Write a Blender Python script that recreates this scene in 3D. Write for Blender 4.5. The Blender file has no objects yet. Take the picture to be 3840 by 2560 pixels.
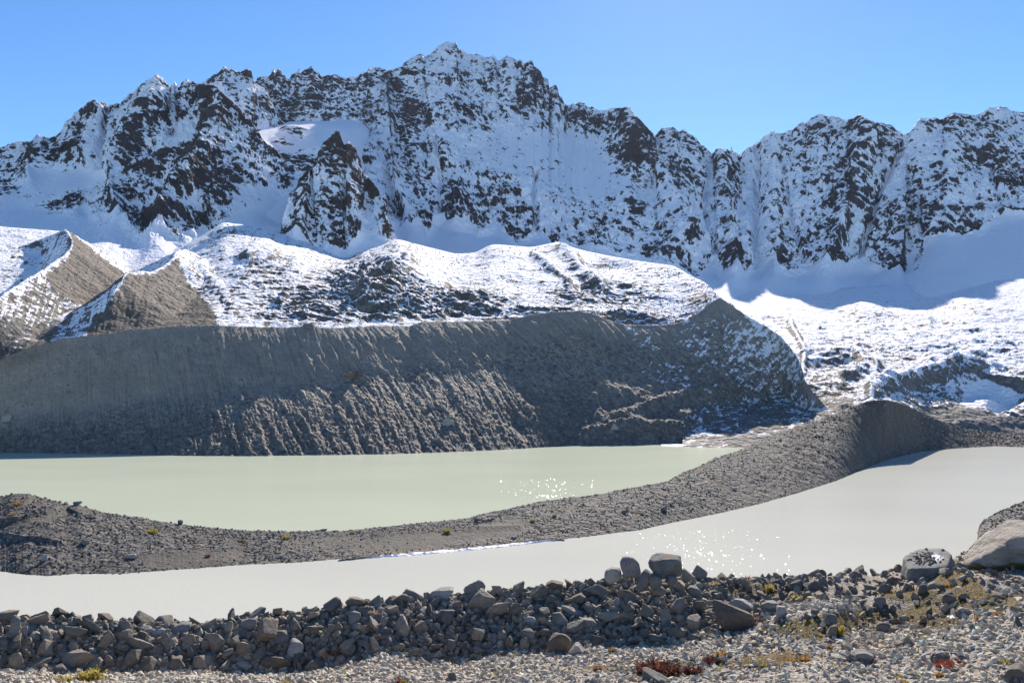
import bpy, bmesh, math, random
import numpy as np

# ------------------------------------------------------------------ camera, sky, sun
SC = bpy.context.scene
COL = SC.collection
RES_U, RES_V = 3840.0, 2560.0          # the photograph's own pixel frame
HFOV = math.radians(60.0)
F = RES_U / 2 / math.tan(HFOV / 2)
PITCH = math.atan(200.0 / F)
CAM_Z = 32.0                            # metres above the lakes

cam_data = bpy.data.cameras.new("camera")
cam = bpy.data.objects.new("camera", cam_data)
COL.objects.link(cam)
cam.location = (0, 0, CAM_Z)
cam.rotation_euler = (math.radians(90) + PITCH, 0, 0)
cam_data.sensor_width = 36.0
cam_data.lens = 18.0 / math.tan(HFOV / 2)
cam_data.clip_start = 0.5
cam_data.clip_end = 20000
SC.camera = cam

SUN_ELEV, SUN_AZ = math.radians(31.5), math.radians(11.0)   # azimuth measured clockwise from +Y
world = bpy.data.worlds.new("World")
SC.world = world
world.use_nodes = True
wn = world.node_tree
wn.nodes.clear()
sky = wn.nodes.new("ShaderNodeTexSky")
sky.sky_type = 'NISHITA'
sky.sun_disc = False
sky.sun_elevation = SUN_ELEV
sky.sun_rotation = SUN_AZ
sky.altitude = 2400
sky.air_density = 0.7
sky.dust_density = 0.18
sky.ozone_density = 0.6
bg = wn.nodes.new("ShaderNodeBackground")
bg.inputs["Strength"].default_value = 0.125
wo = wn.nodes.new("ShaderNodeOutputWorld")
hsv = wn.nodes.new("ShaderNodeHueSaturation")
hsv.inputs["Saturation"].default_value = 1.25
hsv.inputs["Hue"].default_value = 0.5
wn.links.new(sky.outputs[0], hsv.inputs["Color"])
wn.links.new(hsv.outputs[0], bg.inputs[0])
wn.links.new(bg.outputs[0], wo.inputs[0])

sun_data = bpy.data.lights.new("sun", 'SUN')
sun_data.energy = 5.0
sun_data.angle = math.radians(0.5)
sun_data.color = (1.0, 0.91, 0.80)
sun = bpy.data.objects.new("sun", sun_data)
COL.objects.link(sun)
sun.rotation_euler = (math.radians(90) - SUN_ELEV, 0, math.pi - SUN_AZ)
sun.location = (0, 0, 400)

SC.view_settings.view_transform = 'Standard'
SC.view_settings.look = 'None'
SC.view_settings.exposure = 0.86
SC.view_settings.gamma = 1.0
SC.cycles.use_denoising = True
SC.cycles.max_bounces = 9
SC.cycles.diffuse_bounces = 8
SC.cycles.glossy_bounces = 2

# ------------------------------------------------------------------ maths helpers
CP, SP = math.cos(PITCH), math.sin(PITCH)

def ray(u, v):
    """direction of the picture point (u, v), scaled to unit horizontal length"""
    x = (np.asarray(u, float) - RES_U / 2) / F
    y = (RES_V / 2 - np.asarray(v, float)) / F
    d = np.stack([x + 0 * y, CP - SP * y + 0 * x, SP + CP * y + 0 * x], -1)
    h = np.hypot(d[..., 0], d[..., 1])[..., None]
    return d / h

def at(u, v, d):
    """world point seen at (u, v) at the horizontal distance d"""
    return ray(u, v) * np.asarray(d, float)[..., None] + np.array([0, 0, CAM_Z])

def dist_on_level(u, v, z=0.0):
    r = ray(u, v)
    return (z - CAM_Z) / r[..., 2]

def uv_of(P):
    """picture point of a world point"""
    q = P - np.array([0, 0, CAM_Z])
    fwd = q[..., 1] * CP + q[..., 2] * SP
    up = -q[..., 1] * SP + q[..., 2] * CP
    return RES_U / 2 + F * q[..., 0] / fwd, RES_V / 2 - F * up / fwd

_rng = np.random.RandomState(7)
_PERM = np.concatenate([_rng.permutation(512)] * 3).astype(np.int64)
_G = _rng.normal(size=(512, 3))
_G /= np.linalg.norm(_G, axis=1)[:, None]

def perlin(x, y, z):
    x, y, z = np.broadcast_arrays(np.asarray(x, float), np.asarray(y, float), np.asarray(z, float))
    xi, yi, zi = np.floor(x).astype(np.int64), np.floor(y).astype(np.int64), np.floor(z).astype(np.int64)
    xf, yf, zf = x - xi, y - yi, z - zi
    fu = xf * xf * xf * (xf * (xf * 6 - 15) + 10)
    fv = yf * yf * yf * (yf * (yf * 6 - 15) + 10)
    fw = zf * zf * zf * (zf * (zf * 6 - 15) + 10)
    xi &= 511; yi &= 511; zi &= 511
    out = 0
    for dx in (0, 1):
        a = _PERM[xi + dx]
        wx = fu if dx else 1 - fu
        for dy in (0, 1):
            b = _PERM[a + yi + dy]
            wy = fv if dy else 1 - fv
            for dz in (0, 1):
                g = _G[_PERM[b + zi + dz]]
                wz = fw if dz else 1 - fw
                out = out + wx * wy * wz * (g[..., 0] * (xf - dx) + g[..., 1] * (yf - dy) + g[..., 2] * (zf - dz))
    return out * 1.5

def fbm(x, y, z, octs=4, gain=0.5, lac=2.03):
    a, s, out = 1.0, 0.0, 0
    for i in range(octs):
        out = out + a * perlin(x, y, np.asarray(z) + 17.3 * i)
        s += a; a *= gain
        x = np.asarray(x) * lac; y = np.asarray(y) * lac; z = np.asarray(z) * lac
    return out / s

def ridged(x, y, z, octs=4, gain=0.5, lac=2.1):
    a, s, out = 1.0, 0.0, 0
    for i in range(octs):
        out = out + a * (1 - 2 * np.abs(perlin(x, y, np.asarray(z) + 11.7 * i)))
        s += a; a *= gain
        x = np.asarray(x) * lac; y = np.asarray(y) * lac; z = np.asarray(z) * lac
    return out / s

def blur(a, k):
    for ax in (0, 1):
        n = a.shape[ax]
        kk = min(k, n // 2 - 1)
        if kk < 1: continue
        for _ in range(2):
            pad = [(0, 0)] * a.ndim
            pad[ax] = (kk + 1, kk)
            c = np.cumsum(np.pad(a, pad, mode='edge'), axis=ax)
            a = (np.take(c, range(2 * kk + 1, n + 2 * kk + 1), ax) - np.take(c, range(0, n), ax)) / (2 * kk + 1)
    return a

def smooth_rows(P, k):
    if k < 1: return P
    n = P.shape[0]
    Q = P
    for _ in range(2):
        c = np.cumsum(np.pad(Q, [(k + 1, k), (0, 0), (0, 0)], mode='edge'), axis=0)
        Q = (c[2 * k + 1:] - c[:-(2 * k + 1)]) / (2 * k + 1)
    w = np.minimum(np.arange(n), np.arange(n)[::-1]) / (2.0 * k)
    w = np.clip(w, 0, 1)[:, None, None]
    return P * (1 - w) + Q * w

def sstep(a, b, x):
    t = np.clip((x - a) / (b - a), 0, 1)
    return t * t * (3 - 2 * t)

def pl(pts, us):
    """polyline [(u, value), ...] sampled at us; a plain number stays constant"""
    if np.isscalar(pts): return np.full(len(us), float(pts))
    p = np.array(pts, float)
    return np.interp(us, p[:, 0], p[:, 1])

def normals_of(P):
    du = np.gradient(P, axis=1)
    dr = np.gradient(P, axis=0)
    n = np.cross(dr, du)
    n /= np.linalg.norm(n, axis=-1)[..., None] + 1e-12
    flip = np.where(n[..., 2:3] < 0, -1.0, 1.0)
    return n * flip

def in_poly(u, v, poly):
    """soft-edged membership is taken from the sign only; returns bool array"""
    p = np.array(poly, float)
    inside = np.zeros(u.shape, bool)
    j = len(p) - 1
    for i in range(len(p)):
        c = ((p[i, 1] > v) != (p[j, 1] > v)) & (u < (p[j, 0] - p[i, 0]) * (v - p[i, 1]) / (p[j, 1] - p[i, 1] + 1e-12) + p[i, 0])
        inside ^= c
        j = i
    return inside

def seg_dist(u, v, path):
    """distance to a polyline and the position 0..1 along it"""
    p = np.array(path, float)
    best = np.full(u.shape, 1e9); pos = np.zeros(u.shape)
    L = np.hypot(*np.diff(p[:, :2], axis=0).T); T = np.concatenate([[0], np.cumsum(L)])
    for i in range(len(p) - 1):
        ax, ay = p[i, 0], p[i, 1]; bx, by = p[i + 1, 0] - ax, p[i + 1, 1] - ay
        t = np.clip(((u - ax) * bx + (v - ay) * by) / (bx * bx + by * by + 1e-12), 0, 1)
        d = np.hypot(u - ax - t * bx, v - ay - t * by)
        m = d < best
        best = np.where(m, d, best); pos = np.where(m, (T[i] + t * L[i]) / T[-1], pos)
    return best, pos

def blobs(u, v, base, items):
    """soft patches: (u, v, radius u, radius v, angle in degrees, value)"""
    out = np.full(u.shape, float(base))
    for (cu, cv, ru, rv, ang, val) in items:
        c, s = math.cos(math.radians(ang)), math.sin(math.radians(ang))
        x, y = u - cu, v - cv
        a, b = (x * c + y * s) / ru, (-x * s + y * c) / rv
        w = 1 - sstep(0.45, 1.25, np.sqrt(a * a + b * b))
        out = out * (1 - w) + val * w
    return out

_ZT = np.array([[-.01, 4.5], [.0, 4.0], [.01, 2.33], [.03, 1.88], [.05, 1.645], [.1, 1.28], [.2, .84], [.3, .524], [.4, .253], [.5, 0],
                [.6, -.253], [.7, -.524], [.8, -.84], [.9, -1.28], [.95, -1.645], [.99, -2.33], [1.0, -4.0], [1.01, -4.5]])

def cover(score, share, gain=0.22):
    """0.5-centred field that is above 0.5 over the given local share of the surface"""
    s = (score - score.mean()) / (score.std() + 1e-9)
    return 0.5 + gain * (s - np.interp(share, _ZT[:, 0], _ZT[:, 1]))

# ------------------------------------------------------------------ object helpers
def tag(o, label=None, cat=None, group=None, kind=None):
    if label: o["label"] = label
    if cat: o["category"] = cat
    if group: o["group"] = group
    if kind: o["kind"] = kind
    return o

def mesh_from(name, V, Fq, mat=None, attrs=None, smooth=True):
    V = np.ascontiguousarray(V, dtype=np.float32).reshape(-1, 3)
    Fq = np.ascontiguousarray(Fq, dtype=np.int32)
    k = Fq.shape[1]
    me = bpy.data.meshes.new(name)
    me.vertices.add(len(V)); me.vertices.foreach_set("co", V.ravel())
    me.loops.add(Fq.size); me.loops.foreach_set("vertex_index", Fq.ravel())
    me.polygons.add(len(Fq))
    me.polygons.foreach_set("loop_start", np.arange(0, Fq.size, k, dtype=np.int32))
    me.polygons.foreach_set("loop_total", np.full(len(Fq), k, dtype=np.int32))
    me.update(calc_edges=True)
    me.polygons.foreach_set("use_smooth", np.full(len(Fq), bool(smooth)))
    for an, av in (attrs or {}).items():
        a = me.attributes.new(an, 'FLOAT', 'POINT')
        a.data.foreach_set("value", np.ascontiguousarray(av, dtype=np.float32).ravel())
    if mat: me.materials.append(mat)
    return me

def link(name, me, parent=None):
    o = bpy.data.objects.new(name, me)
    COL.objects.link(o)
    if parent: o.parent = parent
    return o

def grid_faces(nr, nc):
    i = np.arange(nr - 1)[:, None] * nc + np.arange(nc - 1)[None, :]
    return np.stack([i, i + nc, i + nc + 1, i + 1], -1).reshape(-1, 4)

def terrain(name, P, mat, attrs=None, back=None, smooth=True, label=None):
    """grid of points (rows run from the far edge to the near edge) -> one mesh; back = list of (run, drop) steps behind the far edge"""
    attrs = dict(attrs or {})
    if back:
        r = P[0]
        out = np.stack([r[:, 0], r[:, 1], np.zeros(len(r))], -1)
        out /= np.linalg.norm(out, axis=1)[:, None]
        extra = []
        for (run, drop) in back[::-1]:
            extra.append(r + out * run - np.array([0, 0, drop]))
        P = np.concatenate([np.array(extra), P], 0)
        for k in attrs:
            attrs[k] = np.concatenate([np.repeat(attrs[k][:1], len(extra), 0), attrs[k]], 0)
    me = mesh_from(name, P, grid_faces(*P.shape[:2]), mat, attrs, smooth)
    o = link(name, me)
    o["kind"] = "structure"
    if label: o["label"] = label
    return o

def smooth_cols(K, k):
    if k < 1: return K
    for _ in range(2):
        c = np.cumsum(np.pad(K, [(k + 1, k), (0, 0)], mode='reflect', reflect_type='odd'), axis=0)
        K = (c[2 * k + 1:] - c[:-(2 * k + 1)]) / (2 * k + 1)
    return K

def sheet(us, lines, rows, smooth=0, power=1.0, side=12, side0=0):
    """lines = [(v polyline, distance polyline), ...] from far to near; rows between consecutive lines"""
    keys = [at(us, pl(v, us), pl(d, us)) for v, d in lines]
    keys = [smooth_cols(K, side if i else side0) for i, K in enumerate(keys)]
    out = [keys[0][None]]
    for i, n in enumerate(rows):
        t = (np.arange(1, n + 1) / n)[:, None, None]
        p = power[i] if isinstance(power, (list, tuple)) else power
        A, B = keys[i][None], keys[i + 1][None]
        th = t ** p
        xy = A[..., :2] + (B - A)[..., :2] * th
        z = A[..., 2:] + (B - A)[..., 2:] * t
        out.append(np.concatenate([xy, z], -1))
    return smooth_rows(np.concatenate(out, 0), smooth)

# ------------------------------------------------------------------ materials
class NT:
    def __init__(self, name):
        self.m = bpy.data.materials.new(name); self.m.use_nodes = True
        self.t = self.m.node_tree
        self.b = self.t.nodes["Principled BSDF"]
    def n(self, typ, **kw):
        nd = self.t.nodes.new(typ)
        for k, v in kw.items():
            if k in nd.inputs: self.put(nd.inputs[k], v)
            else: setattr(nd, k, v)
        return nd
    def put(self, sock, v):
        if isinstance(v, bpy.types.NodeSocket): self.t.links.new(v, sock)
        else: sock.default_value = v
    def attr(self, name): return self.n("ShaderNodeAttribute", attribute_name=name).outputs["Fac"]
    def pos(self): return self.n("ShaderNodeNewGeometry").outputs["Position"]
    def obj(self): return self.n("ShaderNodeTexCoord").outputs["Object"]
    def noise(self, vec, scale, detail=4, rough=0.55, dist=0.0):
        nd = self.n("ShaderNodeTexNoise", Scale=scale, Detail=detail, Roughness=rough, Distortion=dist)
        self.put(nd.inputs["Vector"], vec); return nd.outputs["Fac"]
    def voro(self, vec, scale, feature='F1', out="Distance", rand=1.0):
        nd = self.n("ShaderNodeTexVoronoi", Scale=scale, Randomness=rand); nd.feature = feature
        self.put(nd.inputs["Vector"], vec); return nd.outputs[out]
    def math(self, op, a, b=0.0, clamp=False):
        nd = self.n("ShaderNodeMath", operation=op, use_clamp=clamp)
        self.put(nd.inputs[0], a); self.put(nd.inputs[1], b); return nd.outputs[0]
    def rng(self, x, a, b, c=0.0, d=1.0):
        nd = self.n("ShaderNodeMapRange", clamp=True)
        for i, s in enumerate((x, a, b, c, d)): self.put(nd.inputs[i], s)
        return nd.outputs[0]
    def mix(self, fac, a, b):
        nd = self.n("ShaderNodeMix", data_type='RGBA')
        self.put(nd.inputs[0], fac); self.put(nd.inputs[6], self.c(a)); self.put(nd.inputs[7], self.c(b)); return nd.outputs[2]
    def c(self, x): return x if isinstance(x, bpy.types.NodeSocket) else tuple(x) + (1.0,)
    def ramp(self, fac, stops):
        nd = self.n("ShaderNodeValToRGB"); self.put(nd.inputs[0], fac)
        e = nd.color_ramp.elements
        while len(e) < len(stops): e.new(0.5)
        for el, (p, col) in zip(e, stops): el.position = p; el.color = tuple(col) + (1.0,)
        return nd.outputs[0]
    def scale(self, vec, s):
        nd = self.n("ShaderNodeMapping"); self.put(nd.inputs["Vector"], vec); nd.inputs["Scale"].default_value = s; return nd.outputs[0]
    def bump(self, h, strength, dist, prev=None):
        nd = self.n("ShaderNodeBump", Strength=strength, Distance=dist); self.put(nd.inputs["Height"], h)
        if prev is not None: self.put(nd.inputs["Normal"], prev)
        return nd.outputs[0]
    def out(self, col, rough=0.9, spec=0.2, normal=None):
        self.put(self.b.inputs["Base Color"], self.c(col)); self.put(self.b.inputs["Roughness"], rough)
        self.put(self.b.inputs["Specular IOR Level"], spec)
        if normal is not None: self.put(self.b.inputs["Normal"], normal)
        return self.m

SNOW = (0.935, 0.915, 0.94)

def mat_mountain(name, dark, mid, warm, px):
    """px = size of one rendered pixel in metres there"""
    t = NT(name); p = t.pos()
    n1 = t.noise(p, 0.20 / px, 5, 0.72)
    ps = t.n("ShaderNodeMapping"); t.put(ps.inputs["Vector"], p); ps.inputs["Rotation"].default_value = (0.5, 0.6, 0.3); ps.inputs["Scale"].default_value = (1.0, 1.0, 0.38)
    n4 = t.noise(ps.outputs[0], 0.16 / px, 3, 0.6)
    fac = t.math('ADD', t.attr("rock"), t.math('MULTIPLY', t.math('SUBTRACT', n1, 0.5), 1.0))
    fac = t.math('ADD', fac, t.math('MULTIPLY', t.math('SUBTRACT', n4, 0.5), 0.6))
    fac = t.rng(fac, 0.45, 0.57)
    n2 = t.noise(p, 0.03 / px, 4, 0.6)
    n3 = t.noise(p, 0.35 / px, 3, 0.6)
    rock = t.mix(t.rng(n2, 0.35, 0.65), dark, mid)
    rock = t.mix(t.math('MULTIPLY', t.attr("warm"), t.rng(n3, 0.2, 0.8, 0.4, 1.0)), rock, warm)
    rock = t.mix(t.rng(n3, 0.3, 0.75), t.mix(0.45, rock, (0.01, 0.01, 0.012)), rock)
    snow = t.mix(t.rng(n2, 0.3, 0.7), SNOW, (0.885, 0.875, 0.915))
    col = t.mix(fac, snow, rock)
    bp = t.bump(n1, 0.55, 5.0 * px / 2)
    return t.out(col, t.rng(fac, 0, 1, 0.75, 0.9), 0.15, bp)

def mat_gravel(name, tone_a, tone_b, stone, px, brown=(0.2, 0.15, 0.1), wet=0.0):
    """moraine debris: grey silt with stones of a pixel or more, snow by the attribute 'snow', ochre growth by 'warm'"""
    t = NT(name); p = t.pos()
    n1 = t.noise(p, 0.07 / px, 5, 0.6)
    n2 = t.noise(p, 0.3 / px, 4, 0.65)
    vc = t.voro(p, 0.30 / px, 'F1', "Color")
    vd = t.voro(p, 0.30 / px, 'F1', "Distance")
    vb = t.voro(p, 0.13 / px, 'F1', "Distance")
    sep = t.n("ShaderNodeSeparateColor"); t.put(sep.inputs[0], vc)
    st = t.attr("stony")
    ground = t.mix(t.rng(n1, 0.3, 0.7), tone_a, tone_b)
    ground = t.mix(t.rng(t.attr("tone"), 0.0, 1.0, 0.0, 0.55), ground, t.mix(0.5, ground, stone))
    ground = t.mix(t.rng(t.attr("tone"), -1.0, 0.0, 0.82, 0.0), ground, t.mix(0.65, ground, (0.03, 0.028, 0.026)))
    ground = t.mix(t.math('MULTIPLY', t.rng(n2, 0.35, 0.65, 1, 0), 0.4), ground, t.mix(0.6, ground, (0.02, 0.02, 0.02)))
    pebble = t.mix(sep.outputs[0], t.mix(0.65, stone, (0.02, 0.02, 0.025)), stone)
    pm = t.math('MULTIPLY', t.rng(t.math('MULTIPLY_ADD', sep.outputs[1], 0.5), 0.0, 0.5, 0, 1), st)
    ground = t.mix(t.math('MULTIPLY', t.rng(sep.outputs[1], 0.25, 0.6), st), ground, pebble)
    ground = t.mix(t.math('MULTIPLY', t.attr("warm"), t.rng(n2, 0.3, 0.65)), ground, brown)
    sn = t.math('ADD', t.attr("snow"), t.math('MULTIPLY', t.math('SUBTRACT', n2, 0.5), 0.7))
    sn = t.rng(sn, 0.43, 0.57)
    col = t.mix(sn, ground, t.mix(t.rng(n1, 0.3, 0.7), SNOW, (0.885, 0.875, 0.915)))
    h = t.math('ADD', t.math('MULTIPLY', t.math('SUBTRACT', 1.0, vd), t.math('MULTIPLY', st, 0.7)), n2)
    h = t.math('ADD', h, t.math('MULTIPLY', t.math('SUBTRACT', 1.0, vb), t.math('MULTIPLY', st, 1.2)))
    bp = t.bump(h, 0.8, 2.6 * px)
    return t.out(col, 0.85, 0.2, bp)

def mat_water(name, col_a, col_b):
    t = NT(name); p = t.pos()
    n1 = t.noise(t.scale(p, (1, 2.2, 1)), 0.010, 3, 0.5)
    n2 = t.noise(t.scale(p, (1, 1.6, 1)), 1.1, 3, 0.6)
    n3 = t.noise(p, 0.25, 2, 0.5)
    h = t.math('ADD', n2, t.math('MULTIPLY', n3, 0.6))
    t.b.inputs["IOR"].default_value = 1.04
    return t.out(t.mix(t.rng(n1, 0.35, 0.65), col_a, col_b), 0.16, 0.5, t.bump(h, 0.25, 0.25))

def mat_stone(name, island, cols, scale=1.0, lichen=None):
    t = NT(name)
    if island:
        r = t.n("ShaderNodeNewGeometry").outputs["Random Per Island"]; p = t.pos()
    else:
        oi = t.n("ShaderNodeObjectInfo"); r = oi.outputs["Random"]; p = t.obj()
        v = t.n("ShaderNodeVectorMath", operation='ADD'); t.put(v.inputs[0], p)
        cx = t.n("ShaderNodeCombineXYZ"); t.put(cx.inputs[0], t.math('MULTIPLY', r, 37.0)); t.put(cx.inputs[1], t.math('MULTIPLY', r, 91.0))
        t.put(v.inputs[1], cx.outputs[0]); p = v.outputs[0]
    base = t.ramp(r, [(i / (len(cols) - 1), c) for i, c in enumerate(cols)])
    n1 = t.noise(p, 3.0 * scale, 5, 0.6)
    n2 = t.noise(t.scale(p, (1, 1, 3.5)), 7.0 * scale, 5, 0.7, 0.6)
    n3 = t.noise(p, 26.0 * scale, 3, 0.6)
    col = t.mix(t.rng(n1, 0.35, 0.7), t.mix(0.35, base, (0.03, 0.028, 0.026)), base)
    col = t.mix(t.math('MULTIPLY', t.rng(n2, 0.45, 0.75), 0.5), col, t.mix(0.3, col, (0.34, 0.32, 0.30)))
    col = t.mix(t.math('MULTIPLY', t.rng(n3, 0.55, 0.75), 0.35), col, t.mix(0.5, col, (0.03, 0.03, 0.03)))
    if lichen:
        for (lc, ls, lo) in lichen:
            nl = t.noise(p, ls, 4, 0.65)
            col = t.mix(t.rng(nl, lo, lo + 0.06, 0, 0.85), col, lc)
    h = t.math('ADD', n1, t.math('ADD', t.math('MULTIPLY', n2, 0.5), t.math('MULTIPLY', n3, 0.15)))
    return t.out(col, 0.85, 0.25, t.bump(h, 0.6, 0.12 / scale))

def mat_plain_var(name, cols, rough=0.8):
    t = NT(name)
    r = t.n("ShaderNodeNewGeometry").outputs["Random Per Island"]
    col = t.ramp(r, [(i / (len(cols) - 1), c) for i, c in enumerate(cols)])
    m = t.out(col, rough, 0.15)
    return m

# ================================================================== the mountains
SKY = [(-300,650),(-100,585),(0,557),(51,537),(105,535),(119,528),(133,516),(143.5,504),(153,516),(168,513),(172,520),(190,520),(211,509.5),(238,482),(240,462),(258,453),(275,435),(280,419),(285,426),(299,412),(313,404),(326,392),(343,379),(355,372),(366,385),(384,385),(408,401),(439,389),(446,394),(469,373),(483,358),(503,348),(527,319),(551,305),(575,292),(584,280),(599,289),(616,302),(626,319),(640,330),(645,314),(648,321),(656,309),(665,328),(675,331),(679,315),(701,298),(721,309),(748,319),(756,314),(782,295),(816,276),(843,252),(856,264),(867,260),(887,273),(911,271),(918,266),(925,256),(935,268),(943,270),(952,307)]
SKY2 = [(900,330),(960,312),(965,295),(982,288),(996,289),(1009,290),(1023,268),(1028,263),(1033,276),(1040,262),(1045,260),(1054,268),(1060,285),(1069,290),(1077,302),(1084,302),(1094,285),(1115,270),(1122,263),(1132,271),(1139,269),(1152,261),(1164,250),(1173,261),(1186,271),(1207,290),(1251,283),(1271,283),(1280,293),(1305,295),(1322,290),(1336,292),(1353,276),(1377,271),(1384,259),(1407,256),(1424,254),(1448,267),(1478,265),(1509,250),(1517,238),(1550,217),(1563,208),(1585,207),(1591,212),(1607,210),(1629,195),(1635,181),(1655,170),(1677,159),(1694,166),(1703,161),(1710,160),(1718,185),(1737,192),(1764,209),(1795,206),(1815,219),(1839,217),(1852,210),(1864,226),(1876,229),(1886,222),(1903,214),(1924,222),(1941,234),(1947,226),(1958,227),(1965,245),(1971,239),(1982,232),(1992,228),(1997,236),(2004,256),(2012,255),(2026,270),(2034,290),(2043,295),(2056,297),(2060,331),(2072,326),(2082,322),(2090,334),(2097,362),(2111,375),(2119,396),(2141,399),(2149,387),(2155,399),(2176,384),(2190,391),(2205,405),(2219,405),(2244,418),(2273,417),(2299,405),(2321,408),(2338,406),(2348,400),(2362,405),(2379,433),(2399,450),(2420,471),(2440,495),(2457,514),(2469,498),(2484,485),(2505,480),(2517,485),(2523,479),(2545,495),(2569,492),(2583,505),(2605,515),(2627,542),(2651,563),(2675,580),(2685,563),(2705,555),(2717,565),(2726,560),(2734,571),(2738,570),(2744,553),(2748,573),(2772,583),(2784,576),(2804,554),(2841,539),(2862,517),(2892,497),(2904,490),(2908,501),(2933,502),(2972,490),(2995,470),(3010,456),(3017,466),(3043,446),(3079,428),(3103,441),(3127,438),(3167,452),(3193,450),(3227,433),(3251,450),(3282,461),(3335,470),(3366,490),(3392,508),(3410,499),(3437,463),(3450,446),(3507,446),(3530,452),(3569,428),(3605,428),(3640,437),(3680,428),(3711,406),(3746,402),(3773,408),(3799,421),(3840,426),(3950,440),(4200,420)]

BACK = [(40, 45), (200, 320), (500, 900)]

def mountain(name, us, lines, rows, mat, rho, warm=None, seed=0.0, amp=(15, 15, 4.2), smooth=6, power=1.0, gullies=(), ribs=(), fade=26, label=None, lat=170.0, weights=(0.42, 0.55, 0.8), relief=None, rock_scale=.92, jag=9.0):
    rv0 = pl(lines[0][0], us)
    rv0 = rv0 - jag * np.clip(ridged(us / 17.0, 0 * us, seed + .5, 3, .6) - .15, 0, 1) ** 1.3
    lines = [(list(zip(us, rv0)), lines[0][1])] + list(lines[1:])
    P = sheet(us, lines, rows, smooth, power)
    nr, nc = P.shape[:2]
    U, V = uv_of(P)
    N = normals_of(P); N = blur(N, 6); N /= np.linalg.norm(N, axis=-1)[..., None]
    step = np.linalg.norm(np.diff(P, axis=0), axis=-1)
    S = np.concatenate([np.zeros((1, nc)), np.cumsum(step, 0)], 0)          # metres down the slope
    X = (np.arctan2(P[..., 0], P[..., 1])) * 2000.0
    k = sstep(0, 1, S / fade)
    rest = S[-1:] - S
    k2 = sstep(0, 1, rest / 40.0) * sstep(0, 1, S / (fade * 4.0))
    wx = 45 * fbm(X / 150, S / 150, seed + 3.1, 4)
    ws = 45 * fbm(X / 150, S / 150, seed + 8.1, 4)
    big = ridged((X + wx + .25 * S) / lat, (S + ws) / (lat * 2.2), seed + 1.0, 3, 0.5)
    med = ridged(P[..., 0] / 60 + wx / 40, P[..., 1] / 60, P[..., 2] / 72 + seed + ws / 60, 5, 0.6)
    fine = ridged(P[..., 0] / 15, P[..., 1] / 15, P[..., 2] / 17 + seed, 4, 0.65)
    D = amp[0] * (big - 0.25) * k2 + amp[1] * (med - 0.2)
    rh = rho(U, V) * rock_scale
    D = D * (.12 + .88 * sstep(.0, .22, blur(rh, 8)))
    if relief is not None: D = D * relief(U, V)
    snowcut = np.zeros_like(D)
    for (path, w, dep) in gullies:
        d, _ = seg_dist(U + 16 * fbm(U / 40, V / 40, seed, 4), V, path)
        g = np.exp(-(d / (.75 * w)) ** 2) * np.clip(.75 + .9 * fbm(U / 25, V / 45, seed + 5, 3), .1, 1)
        D = D - dep * g
        snowcut = np.maximum(snowcut, g)
    for (path, w, hgt) in ribs:
        d, _ = seg_dist(U + 25 * fbm(U / 60, V / 60, seed + 2, 3), V, path)
        D = D + hgt * np.exp(-(d / w) ** 1.3)
    rough = np.clip(rh * 1.5 + 0.10, 0.07, 1.2)
    D = D * k + amp[2] * (fine - .2) * (0.15 + 0.85 * k) * rough * 1.4
    Q = P + N * D[..., None]
    u_, v_ = uv_of(Q)
    rv = np.interp(u_[1:], us, pl(lines[0][0], us)) + 1.0        # nothing below may stand above the crest
    rr = ray(u_[1:], rv)
    hd = np.hypot(Q[1:, :, 0], Q[1:, :, 1])
    Q[1:, :, 2] = np.minimum(Q[1:, :, 2], CAM_Z + rr[..., 2] * hd)
    n = normals_of(Q)
    sl = -n[..., 2]
    lo = sl - blur(sl, 4)
    lo2 = blur(sl, 2) - blur(sl, 12)
    sp = fbm(Q[..., 0] / 18 + .5 * Q[..., 2] / 18, Q[..., 2] / 24, seed + 9 + Q[..., 1] / 40, 5, 0.85)
    wdir = sstep(-.25, .25, fbm(X / 190, S / 260, seed + 44, 2) + .25 * np.sin(X / 240))
    st = wdir * fbm((X + 0.6 * S) / 7, (S - .5 * X) / 34, seed + 31, 4, 0.72) + (1 - wdir) * fbm((X - 0.6 * S) / 7, (S + .5 * X) / 34, seed + 36, 4, 0.72)
    st = st + .5 * fbm(X / 11, S / 60, seed + 39, 3, .7)
    sp2 = fbm(Q[..., 0] / 70, Q[..., 2] / 90, seed + 19, 3, 0.6)
    rh = np.clip(rh * (1 + 1.5 * fbm(Q[..., 0] / 75 + .4 * Q[..., 2] / 75, Q[..., 2] / 110, seed + 71 + Q[..., 1] / 200, 3, .6)) + .10 * (rh > .12) * fbm(Q[..., 0] / 34, Q[..., 2] / 50, seed + 75, 2), -.02, 1)
    score = .35 * (med - med.mean()) / med.std() + .3 * (big - big.mean()) / big.std() + weights[0] * lo / lo.std() + weights[1] * lo2 / lo2.std() + weights[2] * (sp / sp.std() + 1.0 * st / st.std() + .5 * sp2 / sp2.std())
    rock = cover(score, np.clip(rh, -.02, 1), .15) - 0.3 * snowcut - .2 * (rh <= 0)
    wm = np.clip((warm(U, V) if warm else 0 * U) + 0.5 * fbm(Q[..., 0] / 70, Q[..., 1] / 70, Q[..., 2] / 70 + seed + 5, 3), 0, 1)
    return terrain(name, Q, mat, {"rock": np.clip(rock, 0, 1), "warm": wm}, BACK, label=label, smooth=False), Q

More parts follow.
